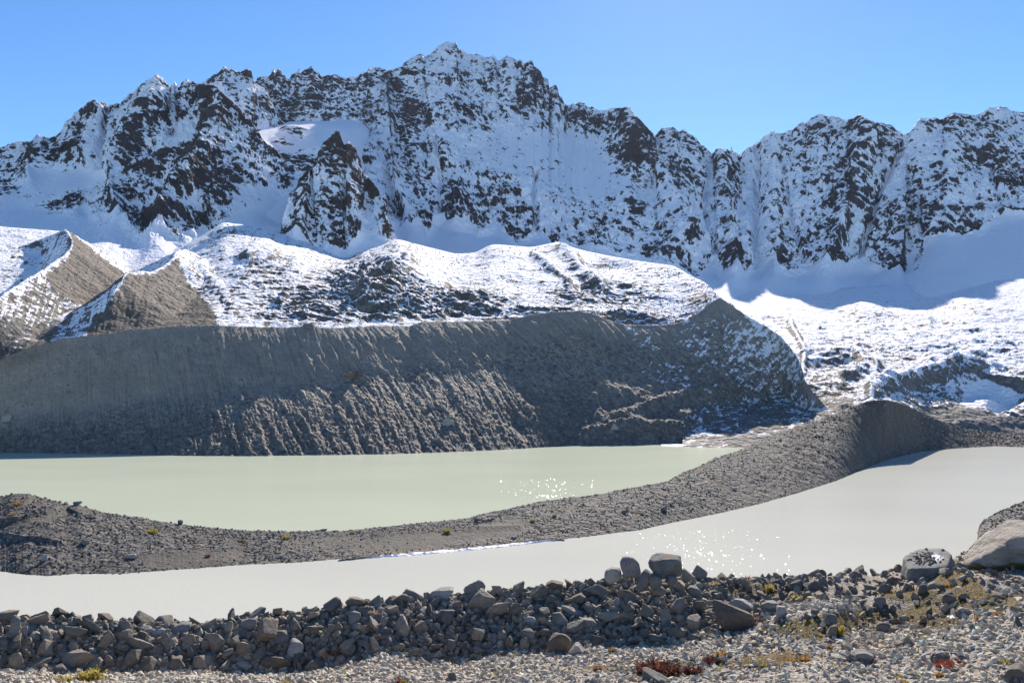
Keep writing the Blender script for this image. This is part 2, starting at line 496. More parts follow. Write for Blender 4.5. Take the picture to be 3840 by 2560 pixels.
M_FAR = mat_mountain("snowy_rock_far", (0.024, 0.025, 0.032), (0.066, 0.064, 0.073), (0.11, 0.085, 0.075), 2.3)
M_NEAR = mat_mountain("snowy_rock_near", (0.018, 0.019, 0.025), (0.056, 0.054, 0.062), (0.12, 0.085, 0.068), 1.9)
M_TOWER = mat_mountain("dark_rock", (0.020, 0.018, 0.021), (0.060, 0.050, 0.048), (0.125, 0.085, 0.066), 1.5)

# ---- far range: back ridge, central peak and the wall on the right
def rho_far(u, v):
    r = blobs(u, v, 0.30, [
        (1180, 350, 330, 110, 0, .55), (1650, 240, 220, 70, 10, .16), (1560, 560, 130, 300, -14, .50), (1480, 420, 90, 170, 0, .60),
        (1830, 380, 170, 120, 0, .33), (2050, 330, 110, 170, 30, .56), (2010, 440, 90, 60, 30, .62), (2000, 600, 330, 150, 8, .10), (2160, 620, 240, 130, 20, .05),
        (1750, 780, 330, 110, 0, .46), (1690, 720, 120, 90, 30, .52), (2250, 450, 180, 60, 10, .55), (2400, 600, 90, 120, 30, .70), (2340, 560, 70, 60, 20, .70),
        (2460, 760, 260, 55, 35, .08), (2330, 900, 290, 110, 8, .30), (2330, 960, 160, 50, 8, .46), (2560, 800, 90, 70, 0, .30),
        (2550, 540, 120, 70, 25, .44), (2560, 690, 120, 80, 40, .34), (2720, 800, 45, 230, 0, .50), (2700, 960, 70, 100, 0, .66), (2835, 830, 36, 240, -6, .05), (2640, 820, 30, 200, 5, .08),
        (2960, 560, 160, 120, 0, .26), (3080, 500, 160, 80, 0, .42), (3270, 560, 170, 110, 0, .52), (3180, 760, 110, 260, 20, .50), (2970, 760, 110, 170, 10, .26),
        (3370, 700, 50, 190, 25, .12), (3600, 620, 240, 200, 10, .18), (3690, 560, 80, 130, -25, .62), (3770, 620, 70, 90, -20, .55), (3620, 470, 170, 50, 0, .40),
        (3330, 900, 150, 110, 0, .42), (3560, 850, 140, 60, 0, .66), (3600, 895, 120, 40, -8, .82), (3800, 690, 90, 70, 0, .80),
        (3000, 960, 140, 70, 0, .50), (2740, 1000, 50, 60, 0, .80), (2905, 1020, 60, 40, 0, .72), (3090, 1010, 70, 50, 0, .85), (3370, 1010, 70, 60, 0, .82),
        (1712, 828, 44, 60, 10, .95), (1800, 862, 50, 40, 10, .95), (1640, 800, 60, 60, 0, .55), (1905, 880, 60, 46, 10, .70), (1970, 880, 50, 50, 20, .60), (2050, 880, 60, 40, 20, .55), (1580, 790, 80, 50, 0, .62)])
    base = np.interp(u, *np.array([(1380,700),(1440,840),(1480,872),(1545,895),(1575,880),(1600,905),(1618,880),(1640,815),(1670,840),(1690,866),(1730,866),(1745,850),(1765,868),(1800,880),(1825,868),(1850,838),(1870,850),(1915,905),(1930,912),(1960,915),(1985,892),(2010,862),(2040,885),(2070,915),(2120,915),(2200,940),(2400,980),(2530,1010),(2620,1045),(2650,1000),(2668,960),(2690,1000),(2715,1045),(2750,1056),(2795,1042),(2808,1010),(2835,985),(2870,990),(2895,985),(2912,1030),(2945,1046),(2980,1040),(3010,1010),(3028,990),(3042,1034),(3080,1046),(3120,1044),(3170,1005),(3205,975),(3225,962),(3255,990),(3290,1010),(3330,1040),(3380,1048),(3430,1040),(3465,1000),(3476,950),(3478,905),(3520,908),(3580,905),(3660,880),(3700,850),(3730,812),(3770,800),(3840,810),(4200,800)], float).T)
    base = base + 10 * fbm(u / 40, v / 40, 4.4, 2)
    return np.where(v > base, -0.02, r)
def warm_far(u, v):
    return blobs(u, v, .05, [(1470, 420, 120, 120, 0, .5), (2350, 620, 150, 120, 0, .4), (3000, 620, 200, 100, 0, .3), (1050, 320, 90, 60, 0, .4), (3700, 540, 120, 90, 0, .3), (2058, 310, 14, 30, 0, 1.)])
us = np.arange(880, 4160, 2.6)
far_ridge = (SKY2, [(880,2450),(1400,2450),(1680,2400),(2100,2230),(2450,2150),(2800,2150),(3400,2150),(3700,2200),(4160,2150)])
far_base = ([(880,445),(1330,440),(1400,560),(1455,860),(1700,880),(2080,905),(2531,1000),(2700,1040),(3000,1040),(3430,1040),(3480,930),(3840,830),(4160,830)],
            [(880,2200),(1330,2150),(1400,1950),(1455,1660),(1700,1600),(2080,1560),(2531,1560),(3000,1650),(3480,1720),(3840,1790),(4160,1800)])
far_apron = ([(880,560),(1330,600),(1455,960),(1700,975),(2080,1000),(2531,1090),(2800,1190),(3100,1200),(3300,1180),(3480,1165),(3650,1130),(3840,1110),(4160,1100)],
             [(880,2100),(1330,1900),(1455,1360),(2080,1290),(2531,1330),(2800,1290),(3480,1330),(3840,1400),(4160,1420)])
far_foot = ([(880,700),(1330,800),(1455,1040),(2080,1080),(2531,1170),(2800,1240),(4160,1240)],
            [(880,2050),(1330,1800),(1455,1250),(2080,1180),(2531,1200),(2800,1150),(4160,1150)])
mountain("mountain_range", us, [far_ridge, far_base, far_apron, far_foot], [260, 60, 16], M_FAR, rho_far, warm_far, seed=2.0, power=[1.12, 1.0, 1.0],
    relief=lambda u, v: np.where(v > 900, 1, 1) * blobs(u, v, 1.0, [(2120, 620, 300, 160, 20, .35), (3600, 1000, 420, 130, 0, .15), (3000, 1130, 500, 70, 0, .1)]),
    gullies=[([(3392, 508), (3350, 620), (3290, 760), (3250, 880), (3226, 960)], 11, 26), ([(2846, 560), (2836, 800), (2830, 1000)], 14, 22), ([(2650, 640), (2632, 800), (2680, 960)], 11, 18),
             ([(2010, 640), (2000, 760), (2012, 862)], 10, 18), ([(1640, 500), (1660, 700), (1650, 815)], 9, 14), ([(3720, 640), (3745, 780)], 10, 16), ([(3460, 740), (3470, 900)], 8, 12), ([(2940, 650), (2960, 800), (3010, 1000)], 10, 14)],
    ribs=[([(1500, 290), (1470, 420), (1440, 560), (1470, 720), (1540, 860)], 42, 42), ([(1620, 300), (1640, 520), (1720, 700), (1720, 860)], 40, 18), ([(2340, 410), (2400, 600), (2480, 700), (2570, 900)], 42, 28),
          ([(2704, 560), (2716, 760), (2750, 1050)], 30, 26), ([(3230, 440), (3240, 580), (3170, 780), (3090, 1040)], 38, 36), ([(3420, 500), (3370, 760), (3370, 1040)], 44, 26), ([(2900, 500), (2900, 760), (2905, 1040)], 36, 20), ([(3560, 560), (3560, 900)], 60, 16)],
    label="long snow dusted mountain wall with the highest peak and the ridge on the right")

# ---- small spur between the two left ridges
us = np.arange(690, 1135, 2.4)
spur_ridge = ([(690,430),(740,330)] + [p for p in SKY if 748 <= p[0] <= 952] + [(965,318),(992,336),(1016,380),(1040,424),(1060,448),(1079,474),(1100,520),(1135,600)], [(690,2150),(950,2200),(1135,2150)])
spur_base = ([(690,620),(880,560),(1000,545),(1135,640)], [(690,1900),(1135,1960)])
mountain("mountain_spur", us, [spur_ridge, spur_base], [150], M_FAR, lambda u, v: blobs(u, v, .34, [(970, 400, 60, 60, 20, .7), (935, 280, 40, 40, 0, .8), (830, 290, 40, 40, 0, .65), (930, 345, 80, 30, 15, .12), (880, 430, 60, 60, 0, .3), (950, 465, 80, 30, 0, .5)]),
    lambda u, v: blobs(u, v, .1, [(970, 390, 60, 60, 0, .8), (850, 280, 40, 40, 0, .5)]), seed=12.0, amp=(14, 8, 3), fade=18, label="small rocky spur in front of the hanging glacier")

# ---- hanging glacier between the spur and the central peak
us = np.arange(890, 1500, 2.4)
gl = [([(890,520),(958,483),(1040,468),(1085,446),(1240,446),(1310,434),(1410,407),(1500,385)], [(890,2260),(1330,2260),(1400,2330),(1500,2600)]),
      ([(890,540),(958,500),(1100,476),(1200,468),(1280,470),(1340,482),(1400,478),(1500,470)], [(890,1880),(1330,1900),(1400,2110),(1500,2500)]),
      ([(890,575),(958,545),(1043,575),(1100,560),(1150,545),(1200,538),(1260,600),(1330,650),(1400,640),(1500,600)], [(890,1700),(1330,1710),(1400,1860),(1500,2400)]),
      ([(890,720),(1043,680),(1130,670),(1250,720),(1400,760),(1500,760)], [(890,1600),(1300,1600),(1400,1720),(1500,2200)]),
      ([(890,880),(1100,880),(1300,920),(1500,930)], [(890,1340),(1300,1350),(1400,1600),(1500,2100)])]
mountain("hanging_glacier", us, gl, [40, 70, 60, 60], M_NEAR,
    lambda u, v: blobs(u, v, -.02, [(1120, 500, 70, 22, 15, .42), (1060, 530, 60, 16, 10, .3), (1170, 610, 130, 50, 0, .72), (1060, 610, 60, 40, 20, .62), (1230, 560, 60, 20, 0, .3), (1100, 660, 60, 30, 0, .35), (1400, 640, 40, 100, 0, .3)]),
    None, seed=22.0, amp=(7, 5, 1.8), smooth=8, fade=60, jag=0, label="bright hanging glacier in the notch beside the highest peak")

# ---- left massif
def rho_left(u, v):
    r = blobs(u, v, .36, [
        (140, 600, 200, 60, 10, .34), (60, 640, 60, 40, 0, .45), (250, 580, 100, 40, 10, .5), (330, 480, 90, 70, 0, .42), (110, 610, 60, 30, 10, .75), (290, 610, 60, 25, -20, .68),
        (230, 690, 190, 60, -10, -.02), (270, 770, 80, 60, -25, .58), (120, 740, 80, 40, 0, .10), (90, 830, 200, 80, 0, .03), (30, 700, 50, 30, 20, .5),
        (440, 470, 60, 60, 0, .15), (400, 560, 70, 120, 15, .28), (540, 430, 110, 60, 0, .20), (620, 370, 110, 50, 20, .42),
        (560, 540, 110, 110, 0, .52), (680, 450, 110, 80, 0, .55), (650, 545, 110, 36, -38, .08), (700, 500, 60, 40, -38, .15),
        (810, 480, 70, 100, 15, .82), (900, 520, 80, 130, 40, .62), (840, 590, 150, 70, 0, .50), (700, 620, 46, 80, 0, .92), (620, 640, 60, 70, 0, .70),
        (540, 660, 110, 120, -20, .60), (440, 760, 90, 90, 0, .62), (470, 830, 60, 60, 10, .66), (680, 740, 130, 90, 0, .55), (800, 690, 110, 70, 0, .55), (610, 860, 120, 60, 15, .60), (560, 890, 60, 50, 0, .7),
        (760, 840, 110, 90, 0, .50), (960, 610, 70, 60, 30, .60), (1000, 680, 70, 50, 0, .30), (960, 780, 130, 110, 0, .04), (870, 850, 70, 70, -30, .25), (920, 640, 50, 70, 0, .5), (820, 780, 60, 50, 0, .42)])
    base = np.interp(u, *np.array([(-300,760),(0,745),(60,740),(130,800),(200,826),(290,800),(330,770),(345,830),(400,850),(440,870),(470,900),(520,925),(560,930),(600,905),(650,930),(680,935),(730,905),(800,880),(860,830),(900,800),(960,760),(1100,760)], float).T)
    base = base + 14 * fbm(u / 40, v / 40, 7.7, 2)
    return np.where(v > base, np.where(r > .2, .015, -.02), r)
us = np.arange(-300, 1120, 2.4)
left_ridge = ([p for p in SKY if p[0] <= 748] + [(800,318),(836,350),(880,390),(935,445),(958,482),(992,533),(1043,571),(1120,680)], [(-300,2150),(0,2100),(350,1960),(700,1900),(1043,1700),(1120,1680)])
left_mid = ([(-300,720),(0,690),(250,640),(330,640),(400,640),(500,620),(750,600),(900,600),(1000,650),(1120,760)], [(-300,1850),(0,1800),(250,1760),(330,1760),(400,1710),(600,1610),(800,1580),(1000,1560),(1120,1550)])
left_base = ([(-300,850),(0,800),(250,800),(330,800),(400,845),(500,905),(650,935),(760,920),(850,850),(950,800),(1120,860)], [(-300,1550),(0,1530),(250,1520),(330,1500),(400,1440),(500,1370),(700,1330),(850,1400),(950,1430),(1120,1420)])
left_apron = ([(-300,960),(240,960),(463,1060),(700,1010),(900,930),(1120,960)], [(-300,1180),(240,1140),(463,1080),(700,1090),(900,1130),(1120,1150)])
mountain("mountain_buttress", us, [left_ridge, left_mid, left_base, left_apron], [110, 110, 60], M_NEAR, rho_left,
    lambda u, v: blobs(u, v, .12, [(700, 620, 50, 80, 0, .9), (560, 620, 120, 80, 0, .35), (620, 560, 60, 60, 0, .5), (810, 470, 60, 60, 0, .35), (740, 740, 120, 80, 0, .3)]),
    seed=41.0, power=[1.1, 1.0, 0.95], amp=(20, 16, 4.4), smooth=8, relief=lambda u, v: blobs(u, v, 1.0, [(200, 720, 260, 110, 0, .2), (960, 780, 130, 110, 0, .25), (100, 900, 300, 100, 0, .2)]),
    gullies=[([(640, 530), (700, 500), (760, 470)], 16, 16), ([(410, 410), (400, 520), (380, 640)], 14, 22)],
    ribs=[([(790, 330), (830, 430), (800, 520), (760, 640), (680, 760), (600, 900)], 50, 34), ([(590, 290), (560, 440), (480, 560), (440, 760), (440, 860)], 46, 30), ([(355, 380), (380, 470), (330, 600)], 30, 18), ([(150, 510), (150, 600), (110, 680)], 30, 14)],
    label="dark craggy mountain buttress streaked with snow on the left")

# ---- dark rock tower
us = np.arange(1026, 1514, 1.8)
tw_ridge = ([(1026,915),(1052,893),(1058,826),(1072,786),(1082,735),(1098,720),(1113,700),(1120,672),(1137,652),(1160,640),(1188,618),(1192,575),(1200,566),(1212,536),(1226,530),(1239,516),(1247,503),(1252,500),(1258,494),(1263,489),(1267,498),(1272,500),(1280,522),(1288,545),(1298,545),(1302,534),(1307,527),(1313,540),(1320,545),(1326,556),(1334,553),(1338,570),(1341,582),(1352,596),(1358,638),(1376,660),(1395,684),(1422,720),(1443,765),(1456,816),(1470,850),(1484,888),(1514,930)],
            [(1026,1230),(1052,1290),(1150,1370),(1263,1400),(1340,1390),(1420,1330),(1484,1240),(1514,1210)])
tw_base = ([(1026,925),(1052,905),(1100,905),(1157,925),(1215,940),(1259,972),(1293,982),(1340,945),(1358,928),(1400,900),(1430,905),(1463,925),(1514,940)], [(1026,1205),(1100,1190),(1260,1165),(1400,1190),(1514,1195)])
tw_foot = ([(1026,990),(1514,1010)], [(1026,1120),(1514,1100)])
def rho_tower(u, v):
    r = blobs(u, v, .62, [(1110, 880, 70, 60, 0, 1.0), (1150, 850, 70, 70, 10, .98), (1300, 620, 50, 60, 0, .97), (1270, 520, 30, 30, 0, .85), (1200, 600, 24, 40, 0, .95), (1150, 690, 60, 40, -30, .9), (1400, 720, 40, 60, 35, .95),
        (1250, 710, 110, 36, 0, .30), (1200, 730, 60, 40, -20, .35), (1110, 770, 60, 40, 20, .55), (1330, 760, 50, 60, 0, .62), (1300, 780, 30, 60, 0, .9), (1345, 770, 34, 50, 0, .9), (1400, 830, 40, 70, 0, .10), (1370, 800, 20, 60, 0, .2),
        (1270, 860, 100, 50, 0, .55), (1280, 930, 80, 40, 0, .55), (1445, 860, 34, 60, -10, 1.0), (1390, 870, 40, 40, 0, .12), (1190, 920, 40, 30, 0, .6)])
    b = np.interp(u, [1026, 1052, 1100, 1157, 1190, 1215, 1259, 1293, 1358, 1390, 1420, 1440, 1463, 1490], [905, 893, 898, 912, 955, 915, 955, 960, 908, 880, 884, 905, 918, 900]) + 6 * fbm(u / 25, v / 25, 1.7, 2)
    return np.where(v > b, -.02, r)
mountain("rock_tower", us, [tw_ridge, tw_base, tw_foot], [190, 20], M_TOWER, rho_tower,
    lambda u, v: blobs(u, v, .35, [(1120, 880, 70, 60, 0, .8), (1300, 630, 40, 60, 0, .9), (1200, 600, 30, 40, 0, .8), (1345, 770, 34, 50, 0, .7), (1445, 860, 40, 60, 0, .7)]),
    seed=63.0, amp=(8, 9, 3.4), smooth=5, power=[1.15, 1.0], fade=14, lat=90, ribs=[([(1290, 560), (1300, 700), (1340, 900)], 26, 14), ([(1190, 600), (1150, 740), (1120, 900)], 26, 14), ([(1400, 700), (1440, 860)], 18, 10)],
    label="dark brown pointed rock tower standing below the hanging glacier")

# ================================================================== moraine hills in front of the mountains
CREST = [(-300,1400),(-100,1372),(0,1352),(40,1330),(149,1292),(238,1268),(357,1257),(494,1236),(655,1224),(798,1218),(893,1223),(1071,1227),(1155,1221),(1238,1230),(1400,1221),(1538,1222),(1580,1207),(1708,1205),(1900,1201),(1991,1180),(2072,1169),(2170,1165),(2225,1177),(2264,1192),(2293,1205),(2349,1216),(2438,1220),(2532,1214),(2578,1201),(2629,1167),(2660,1140),(2697,1116),(2736,1140),(2800,1184),(2837,1205),(2880,1228),(2930,1262),(2969,1310),(2996,1350),(3012,1395),(3020,1430),(3050,1470),(3110,1540),(3160,1600)]
CREST_D = [(-300,600),(0,603),(700,610),(1238,622),(1708,660),(2170,708),(2438,734),(2629,760),(2697,770),(2837,745),(2930,720),(2996,690),(3020,665),(3110,640),(3160,620)]

us = np.arange(-300, 2760, 2.5)
top = ([(-300,849),(0,849),(64,855),(242,868),(330,965),(463,1038),(560,1003),(650,955),(697,917),(760,882),(838,832),(870,838),(910,842),(999,857),(1050,875),(1150,905),(1260,955),(1300,965),(1360,935),(1420,920),(1487,895),(1580,920),(1708,952),(1784,948),(1835,919),(1855,916),(1906,920),(1991,928),(2038,918),(2098,905),(2140,926),(2204,943),(2289,960),(2370,975),(2438,984),(2531,997),(2608,1043),(2644,1056),(2697,1113),(2760,1155)],
       [(-300,1250),(242,1200),(463,1110),(697,1120),(838,1180),(1050,1200),(1487,1190),(1708,1150),(1835,1120),(2098,1120),(2370,1050),(2531,960),(2644,850),(2697,790),(2760,775)])
mid = ([(-300,1150),(0,1150),(200,1110),(463,1110),(700,1070),(900,1040),(1100,1050),(1300,1050),(1500,1010),(1700,1040),(1900,1050),(2100,1090),(2300,1105),(2531,1120),(2640,1125),(2697,1120),(2760,1165)],
       [(-300,800),(463,850),(900,800),(1300,790),(1700,850),(2100,840),(2531,830),(2640,790),(2697,775),(2760,765)])
cr_v, cr_d = pl(CREST, us), pl(CREST_D, us)
bot = (list(zip(us, cr_v + 12)), list(zip(us, cr_d + 4)))
P = sheet(us, [top, mid, bot], [110, 130], 14, side=16, side0=5)
U, V = uv_of(P)
def tent(P, path, slope_l, slope_r, rnd=3.0):
    """a sharp crested ridge through world points; slopes left and right of its direction"""
    c = np.array([at(u, v, d) for u, v, d in path])
    best = np.full(P.shape[:2], -1e9)
    for i in range(len(c) - 1):
        a, b = c[i], c[i + 1]
        ab = b[:2] - a[:2]; L2 = (ab ** 2).sum()
        q = P[..., :2] - a[:2]
        t = np.clip((q @ ab) / L2, 0, 1)
        dx = q - t[..., None] * ab
        dist = np.hypot(dx[..., 0], dx[..., 1])
        side = ab[0] * q[..., 1] - ab[1] * q[..., 0]
        s = np.where(side > 0, slope_l, slope_r)
        z = a[2] + t * (b[2] - a[2]) - s * (np.sqrt(dist ** 2 + rnd ** 2) - rnd)
        best = np.maximum(best, z)
    return best
base_z = P[..., 2].copy()
X, Y = P[..., 0], P[..., 1]
f1 = tent(P, [(-250,1190,600), (-100,1160,640), (0,1112,700), (127,1030,790), (212,976,870), (266,936,930), (272,900,1000), (244,858,1100)], .90, .60, 1.2)
f2 = tent(P, [(300,1240,600), (400,1140,640), (451,1057,690), (485,1021,730), (583,1017,770), (651,970,830), (664,940,880), (697,935,930)], .85, .56, 1.2)
f1 = np.maximum(f1, tent(P, [(244,858,1100), (319,938,1065), (383,989,1030), (463,1030,1000)], .60, .60, 1.2))
f3 = tent(P, [(697,935,930), (740,975,880), (778,1015,830), (850,1095,740), (870,1160,670)], .6, .56)
tents = np.maximum(np.maximum(f1, f2), f3)
tents = base_z + (tents - base_z) * sstep(0, 34, (P.shape[0] - 1 - np.arange(P.shape[0]))[:, None] + 0 * U)
tents = tents + 2.6 * fbm(X / 26, Y / 26, 21.5, 4, .6) - .7 * np.clip(ridged((U + .55 * V) / 40, V / 260, 22.5, 3, .6), 0, 1)
z = np.maximum(base_z, tents)
lump = fbm(X / 60, Y / 60, 1.5, 5, 0.55)
crag = ridged(X / 34, Y / 34, 8.5, 4, 0.55)
rgd = blobs(U, V, .25, [(1400, 1090, 190, 110, 0, 1.6), (1650, 1140, 260, 60, 0, 1.2), (1150, 1150, 200, 80, 0, .8), (2250, 1100, 240, 50, 0, .7), (1000, 1020, 130, 70, 0, .7), (2000, 1180, 200, 30, 0, .8), (2250, 1195, 240, 30, 0, .8), (850, 860, 120, 40, 0, .7)])
edge_k = sstep(0, 25, np.arange(P.shape[0])[:, None] + 0 * U) * sstep(0, 20, (P.shape[0] - 1 - np.arange(P.shape[0]))[:, None] + 0 * U)
on_tent = sstep(-2, 6, tents - base_z)
z = z + edge_k * (1 - .85 * on_tent) * (9 * lump * rgd + 7 * (crag - .3) * rgd * 1.3 + 3.0 * fbm(X / 150, Y / 150, 3.3, 2))
# benches and hollows of the snow plateau
for (path, w, h) in [([(1700,1060),(1900,1045),(2010,1062)], 26, -5), ([(2098,905),(2160,990),(2250,1080)], 26, 9), ([(2200,1000),(2350,985)], 26, -7), ([(2000,960),(2080,1010),(2130,1060)], 14, 5), ([(1560,990),(1500,960),(1440,985)], 30, 5),
                     ([(2180,1080),(2240,1090)], 22, -6), ([(1430,1045),(1500,1020),(1530,1000)], 26, 9), ([(1370,1120),(1480,1110)], 30, 8), ([(930,970),(1020,960)], 30, 6)]:
    d, _ = seg_dist(U, V, path)
    z = z + edge_k * h * np.exp(-(d / w) ** 2)
fine = fbm(X / 7, Y / 7, 2.2, 4, .65)
z = z + edge_k * fine * .8 * (0.4 + rgd)
P = np.stack([X, Y, z], -1)
U, V = uv_of(P)
cov = blobs(U, V, .82, [(700, 1150, 200, 90, 0, .6), (1500, 1180, 700, 40, 0, .5), (1450, 960, 200, 60, 0, .74), (1400, 1085, 150, 100, -15, .36), (1420, 1120, 90, 50, 0, .05), (1650, 1130, 300, 70, 0, .50), (1120, 1150, 160, 80, 0, .50), (900, 1130, 200, 90, 0, .72), (1010, 1000, 90, 50, 0, .62), (1230, 1040, 110, 60, -30, .55),
    (2250, 1110, 220, 46, 15, .72), (2200, 1030, 120, 40, 20, .72), (2260, 1200, 340, 30, 0, .48), (1950, 1150, 260, 40, 0, .68), (2620, 1120, 60, 30, -20, .5), (1800, 1000, 300, 60, 0, .86), (120, 950, 300, 90, -25, .78), (60, 880, 130, 40, 0, .93), (120, 1190, 250, 130, -35, .30), (60, 1290, 260, 60, -20, .12), (2000, 1130, 60, 30, 0, .7), (2210, 1080, 60, 26, 0, .4)])
U_w, V_w = U + 16 * fbm(U / 40, V / 40, 12.2, 4, .65), V + 12 * fbm(U / 40, V / 40, 15.2, 4, .65)
brown = in_poly(U_w, V_w, [(266,938),(258,890),(238,845),(272,868),(319,912),(383,965),(463,1022),(440,1062),(323,1152),(190,1088),(174,1038)]) | in_poly(U_w, V_w, [(451,1060),(485,1023),(527,1027),(583,1023),(640,985),(664,965),(700,1050),(760,1120),(810,1180),(805,1225),(600,1250),(330,1300),(330,1230),(400,1150)])
brown_f = blur(brown.astype(float), 2)
streak = fbm((U + .55 * V) / 26, V / 190, 2.7, 3, .6)
cov = cov * (1 - brown_f) + brown_f * (.02)
cov = np.where(in_poly(U, V, [(670,950),(720,990),(850,1095),(830,1150),(740,1060)]), .72, cov)
nz = normals_of(P)[..., 2]
lo = nz - blur(nz, 8)
sc = 1.0 * lo / lo.std() + .8 * fbm(X / 6, Y / 6, 5.5, 4, .75) / .25 + .45 * streak / .3
snow = np.clip(cover(sc, cov), 0, 1)
warm = np.clip(brown_f * .75 + blobs(U, V, .1, [(60, 1310, 300, 50, -15, .7), (480, 1245, 120, 16, 0, .8), (2250, 1165, 90, 12, 5, .8), (1950, 1195, 300, 12, 0, .7)]), 0, 1)
M_HILL = mat_gravel("snowy_moraine", (0.08, 0.072, 0.066), (0.12, 0.108, 0.098), (0.30, 0.277, 0.25), 1.1, brown=(0.135, 0.103, 0.076))
HILL = P
terrain("moraine_hills", P, M_HILL, {"tone": (1.2 * fbm((U + .55 * V) / 9, V / 90, 6.6, 3, .6) + .6 * fbm(U / 60, V / 60, 3.6, 3)) * (.3 + .7 * brown_f), "snow": snow, "stony": np.full(U.shape, .6), "warm": warm}, BACK, label="snow covered moraine hills and ridges between the bank and the mountains")

# ================================================================== the bare moraine bank behind the far lake
us = np.arange(-300, 3165, 2.3)
SHORE = [(-300,1695),(0,1697),(417,1703),(928,1710),(1400,1703),(1517,1700),(1806,1690),(2023,1677),(2131,1671),(2384,1669),(2521,1664),(2700,1655),(2890,1640),(3050,1636),(3165,1650)]
sh_v = pl(SHORE, us); sh_d = dist_on_level(us, sh_v, 0.0)
cr_v, cr_d = pl(CREST, us), pl(CREST_D, us)
Pc, Ps = at(us, cr_v, cr_d), at(us, sh_v, sh_d)
sh_d = np.minimum(sh_d, cr_d - 14)
fr = np.interp(us, [-300, 0, 700, 1300, 1900, 2600, 3165], [.55, .52, .46, .42, .36, .34, .4])      # how much of the run the steep upper face takes
hh = np.interp(us, [-300, 0, 700, 1300, 1900, 2300, 2600, 3165], [.70, .66, .58, .52, .44, .40, .42, .5])
Ps[:, :2] = ray(us, sh_v)[:, :2] * sh_d[:, None]; Ps[:, 2] = -0.6
Pm = Pc + (Ps - Pc) * fr[:, None]; Pm[:, 2] = Pc[:, 2] + (Ps[:, 2] - Pc[:, 2]) * hh
rows = [Pc[None]]
for A, B, n in ((Pc, Pm, 100), (Pm, Ps, 100)):
    t = (np.arange(1, n + 1) / n)[:, None, None]
    rows.append(A[None] + (B - A)[None] * t)
under = Ps.copy(); under[:, :2] *= .985; under[:, 2] = -4
rows.append(under[None])
P = smooth_rows(np.concatenate(rows, 0), 6)
U, V = uv_of(P)
T = (np.arange(P.shape[0]) / (P.shape[0] - 1.0))[:, None] + 0 * U
N = normals_of(P); N = blur(N, 5); N /= np.linalg.norm(N, axis=-1)[..., None]
lean = np.interp(U, [-300, 500, 900, 1300, 1800, 2300, 3165], [0, 15, 110, 240, 330, 330, 260])
Q = U - lean * T
kx = np.interp(T, [0, .04, .12, 1], [0.0, .25, 1, 1])
rill = ridged(Q / 44 + .6 * fbm(U / 60, V / 70, 3.3, 4), T * 1.6, 4.2, 4, .65)
rill2 = ridged(Q / 21, T * 2.6, 9.2, 3, .6)
am = blobs(U, V, 1.0, [(2500, 1450, 500, 160, 0, .55), (250, 1500, 500, 250, 0, .55)])
lumps = fbm(P[..., 0] / 26, P[..., 1] / 26, P[..., 2] / 26, 5, .6)
lowz = sstep(.45, .9, T)
D = kx * am * (1.9 * (rill - .3) + 1.0 * (rill2 - .3)) + kx * lumps * (1.6 + 4.2 * blobs(U, V, 0, [(2450, 1530, 520, 110, 0, 1.0), (2100, 1580, 300, 90, 0, .6)]))
stone = fbm(P[..., 0] / 2.6, P[..., 1] / 2.6, P[..., 2] / 2.6 + 7, 3, .7)
D = D + kx * stone * (.35 + .75 * lowz)
top_wob = fbm(U / 26, 0 * V, 1.2, 4, .6)
P = P + N * D[..., None]
P[..., 2] += (1 - sstep(0, .08, T)) * top_wob * 1.0
for (path, w, h) in [([(2650,1640),(2800,1560),(2960,1480),(3010,1400)], 26, 5), ([(2330,1560),(2520,1500),(2760,1450)], 22, 4.5), ([(2200,1640),(2400,1600),(2560,1620)], 24, 5), ([(2560,1560),(2700,1590)], 26, 4)]:
    d, _ = seg_dist(U, V, path)
    P[..., 2] += h * np.exp(-(d / w) ** 2) * kx
U, V = uv_of(P)
cov = blobs(U, V, .0, [(2800, 1330, 190, 110, 40, .30), (2900, 1290, 130, 60, 45, .42), (2640, 1290, 130, 90, 50, .12), (2840, 1210, 60, 20, 35, .85), (2930, 1250, 60, 26, 50, .8), (2400, 1255, 90, 40, 45, .28), (2980, 1400, 40, 80, 0, .5), (2820, 1540, 160, 60, -5, .28), (2650, 1560, 120, 50, 0, .16), (3060, 1560, 120, 70, 30, .5), (2560, 1420, 160, 70, 20, .10), (2930, 1450, 50, 30, 0, .10)])
cov = np.where(V > 1640, np.minimum(cov, .0), cov)
streak = fbm((U + .9 * V) / 16, (V - .6 * U) / 80, 2.2, 5, .75)
sc = .55 * streak / streak.std() + 1.3 * fbm(P[..., 0] / 6, P[..., 1] / 6, P[..., 2] / 6, 4, .7) / .25
snow = np.clip(cover(sc, cov), 0, 1) * (cov > .005)
stony = np.clip(.12 + 1.0 * sstep(.38, .72, T + .16 * fbm(Q / 60, T * 3, 6.1, 3) + np.interp(U, [0, 900, 1500, 2200], [-.12, 0, .12, .3])), 0, 1)
warm = np.clip(blobs(U, V, .06, [(60, 1340, 190, 40, -15, .8), (2640, 1420, 140, 60, 20, .4), (2750, 1460, 200, 18, -5, .6), (500, 1420, 340, 60, 0, .25)]) + .25 * lumps, 0, 1)
tone = 1.0 * fbm(Q / 5.5, T * 5, 2.8, 3, .7) + 1.5 * fbm(Q / 26, T * 1.3, 8.8, 4, .65) * (1 - .6 * lowz) + .9 * fbm(Q / 9, T * 3, 4.8, 3, .65) + .3 * (1 - lowz) - 1.1 * lowz
M_BANK = mat_gravel("moraine_silt", (0.31, 0.262, 0.215), (0.42, 0.352, 0.29), (0.27, 0.243, 0.215), .62, brown=(0.18, 0.135, 0.09))
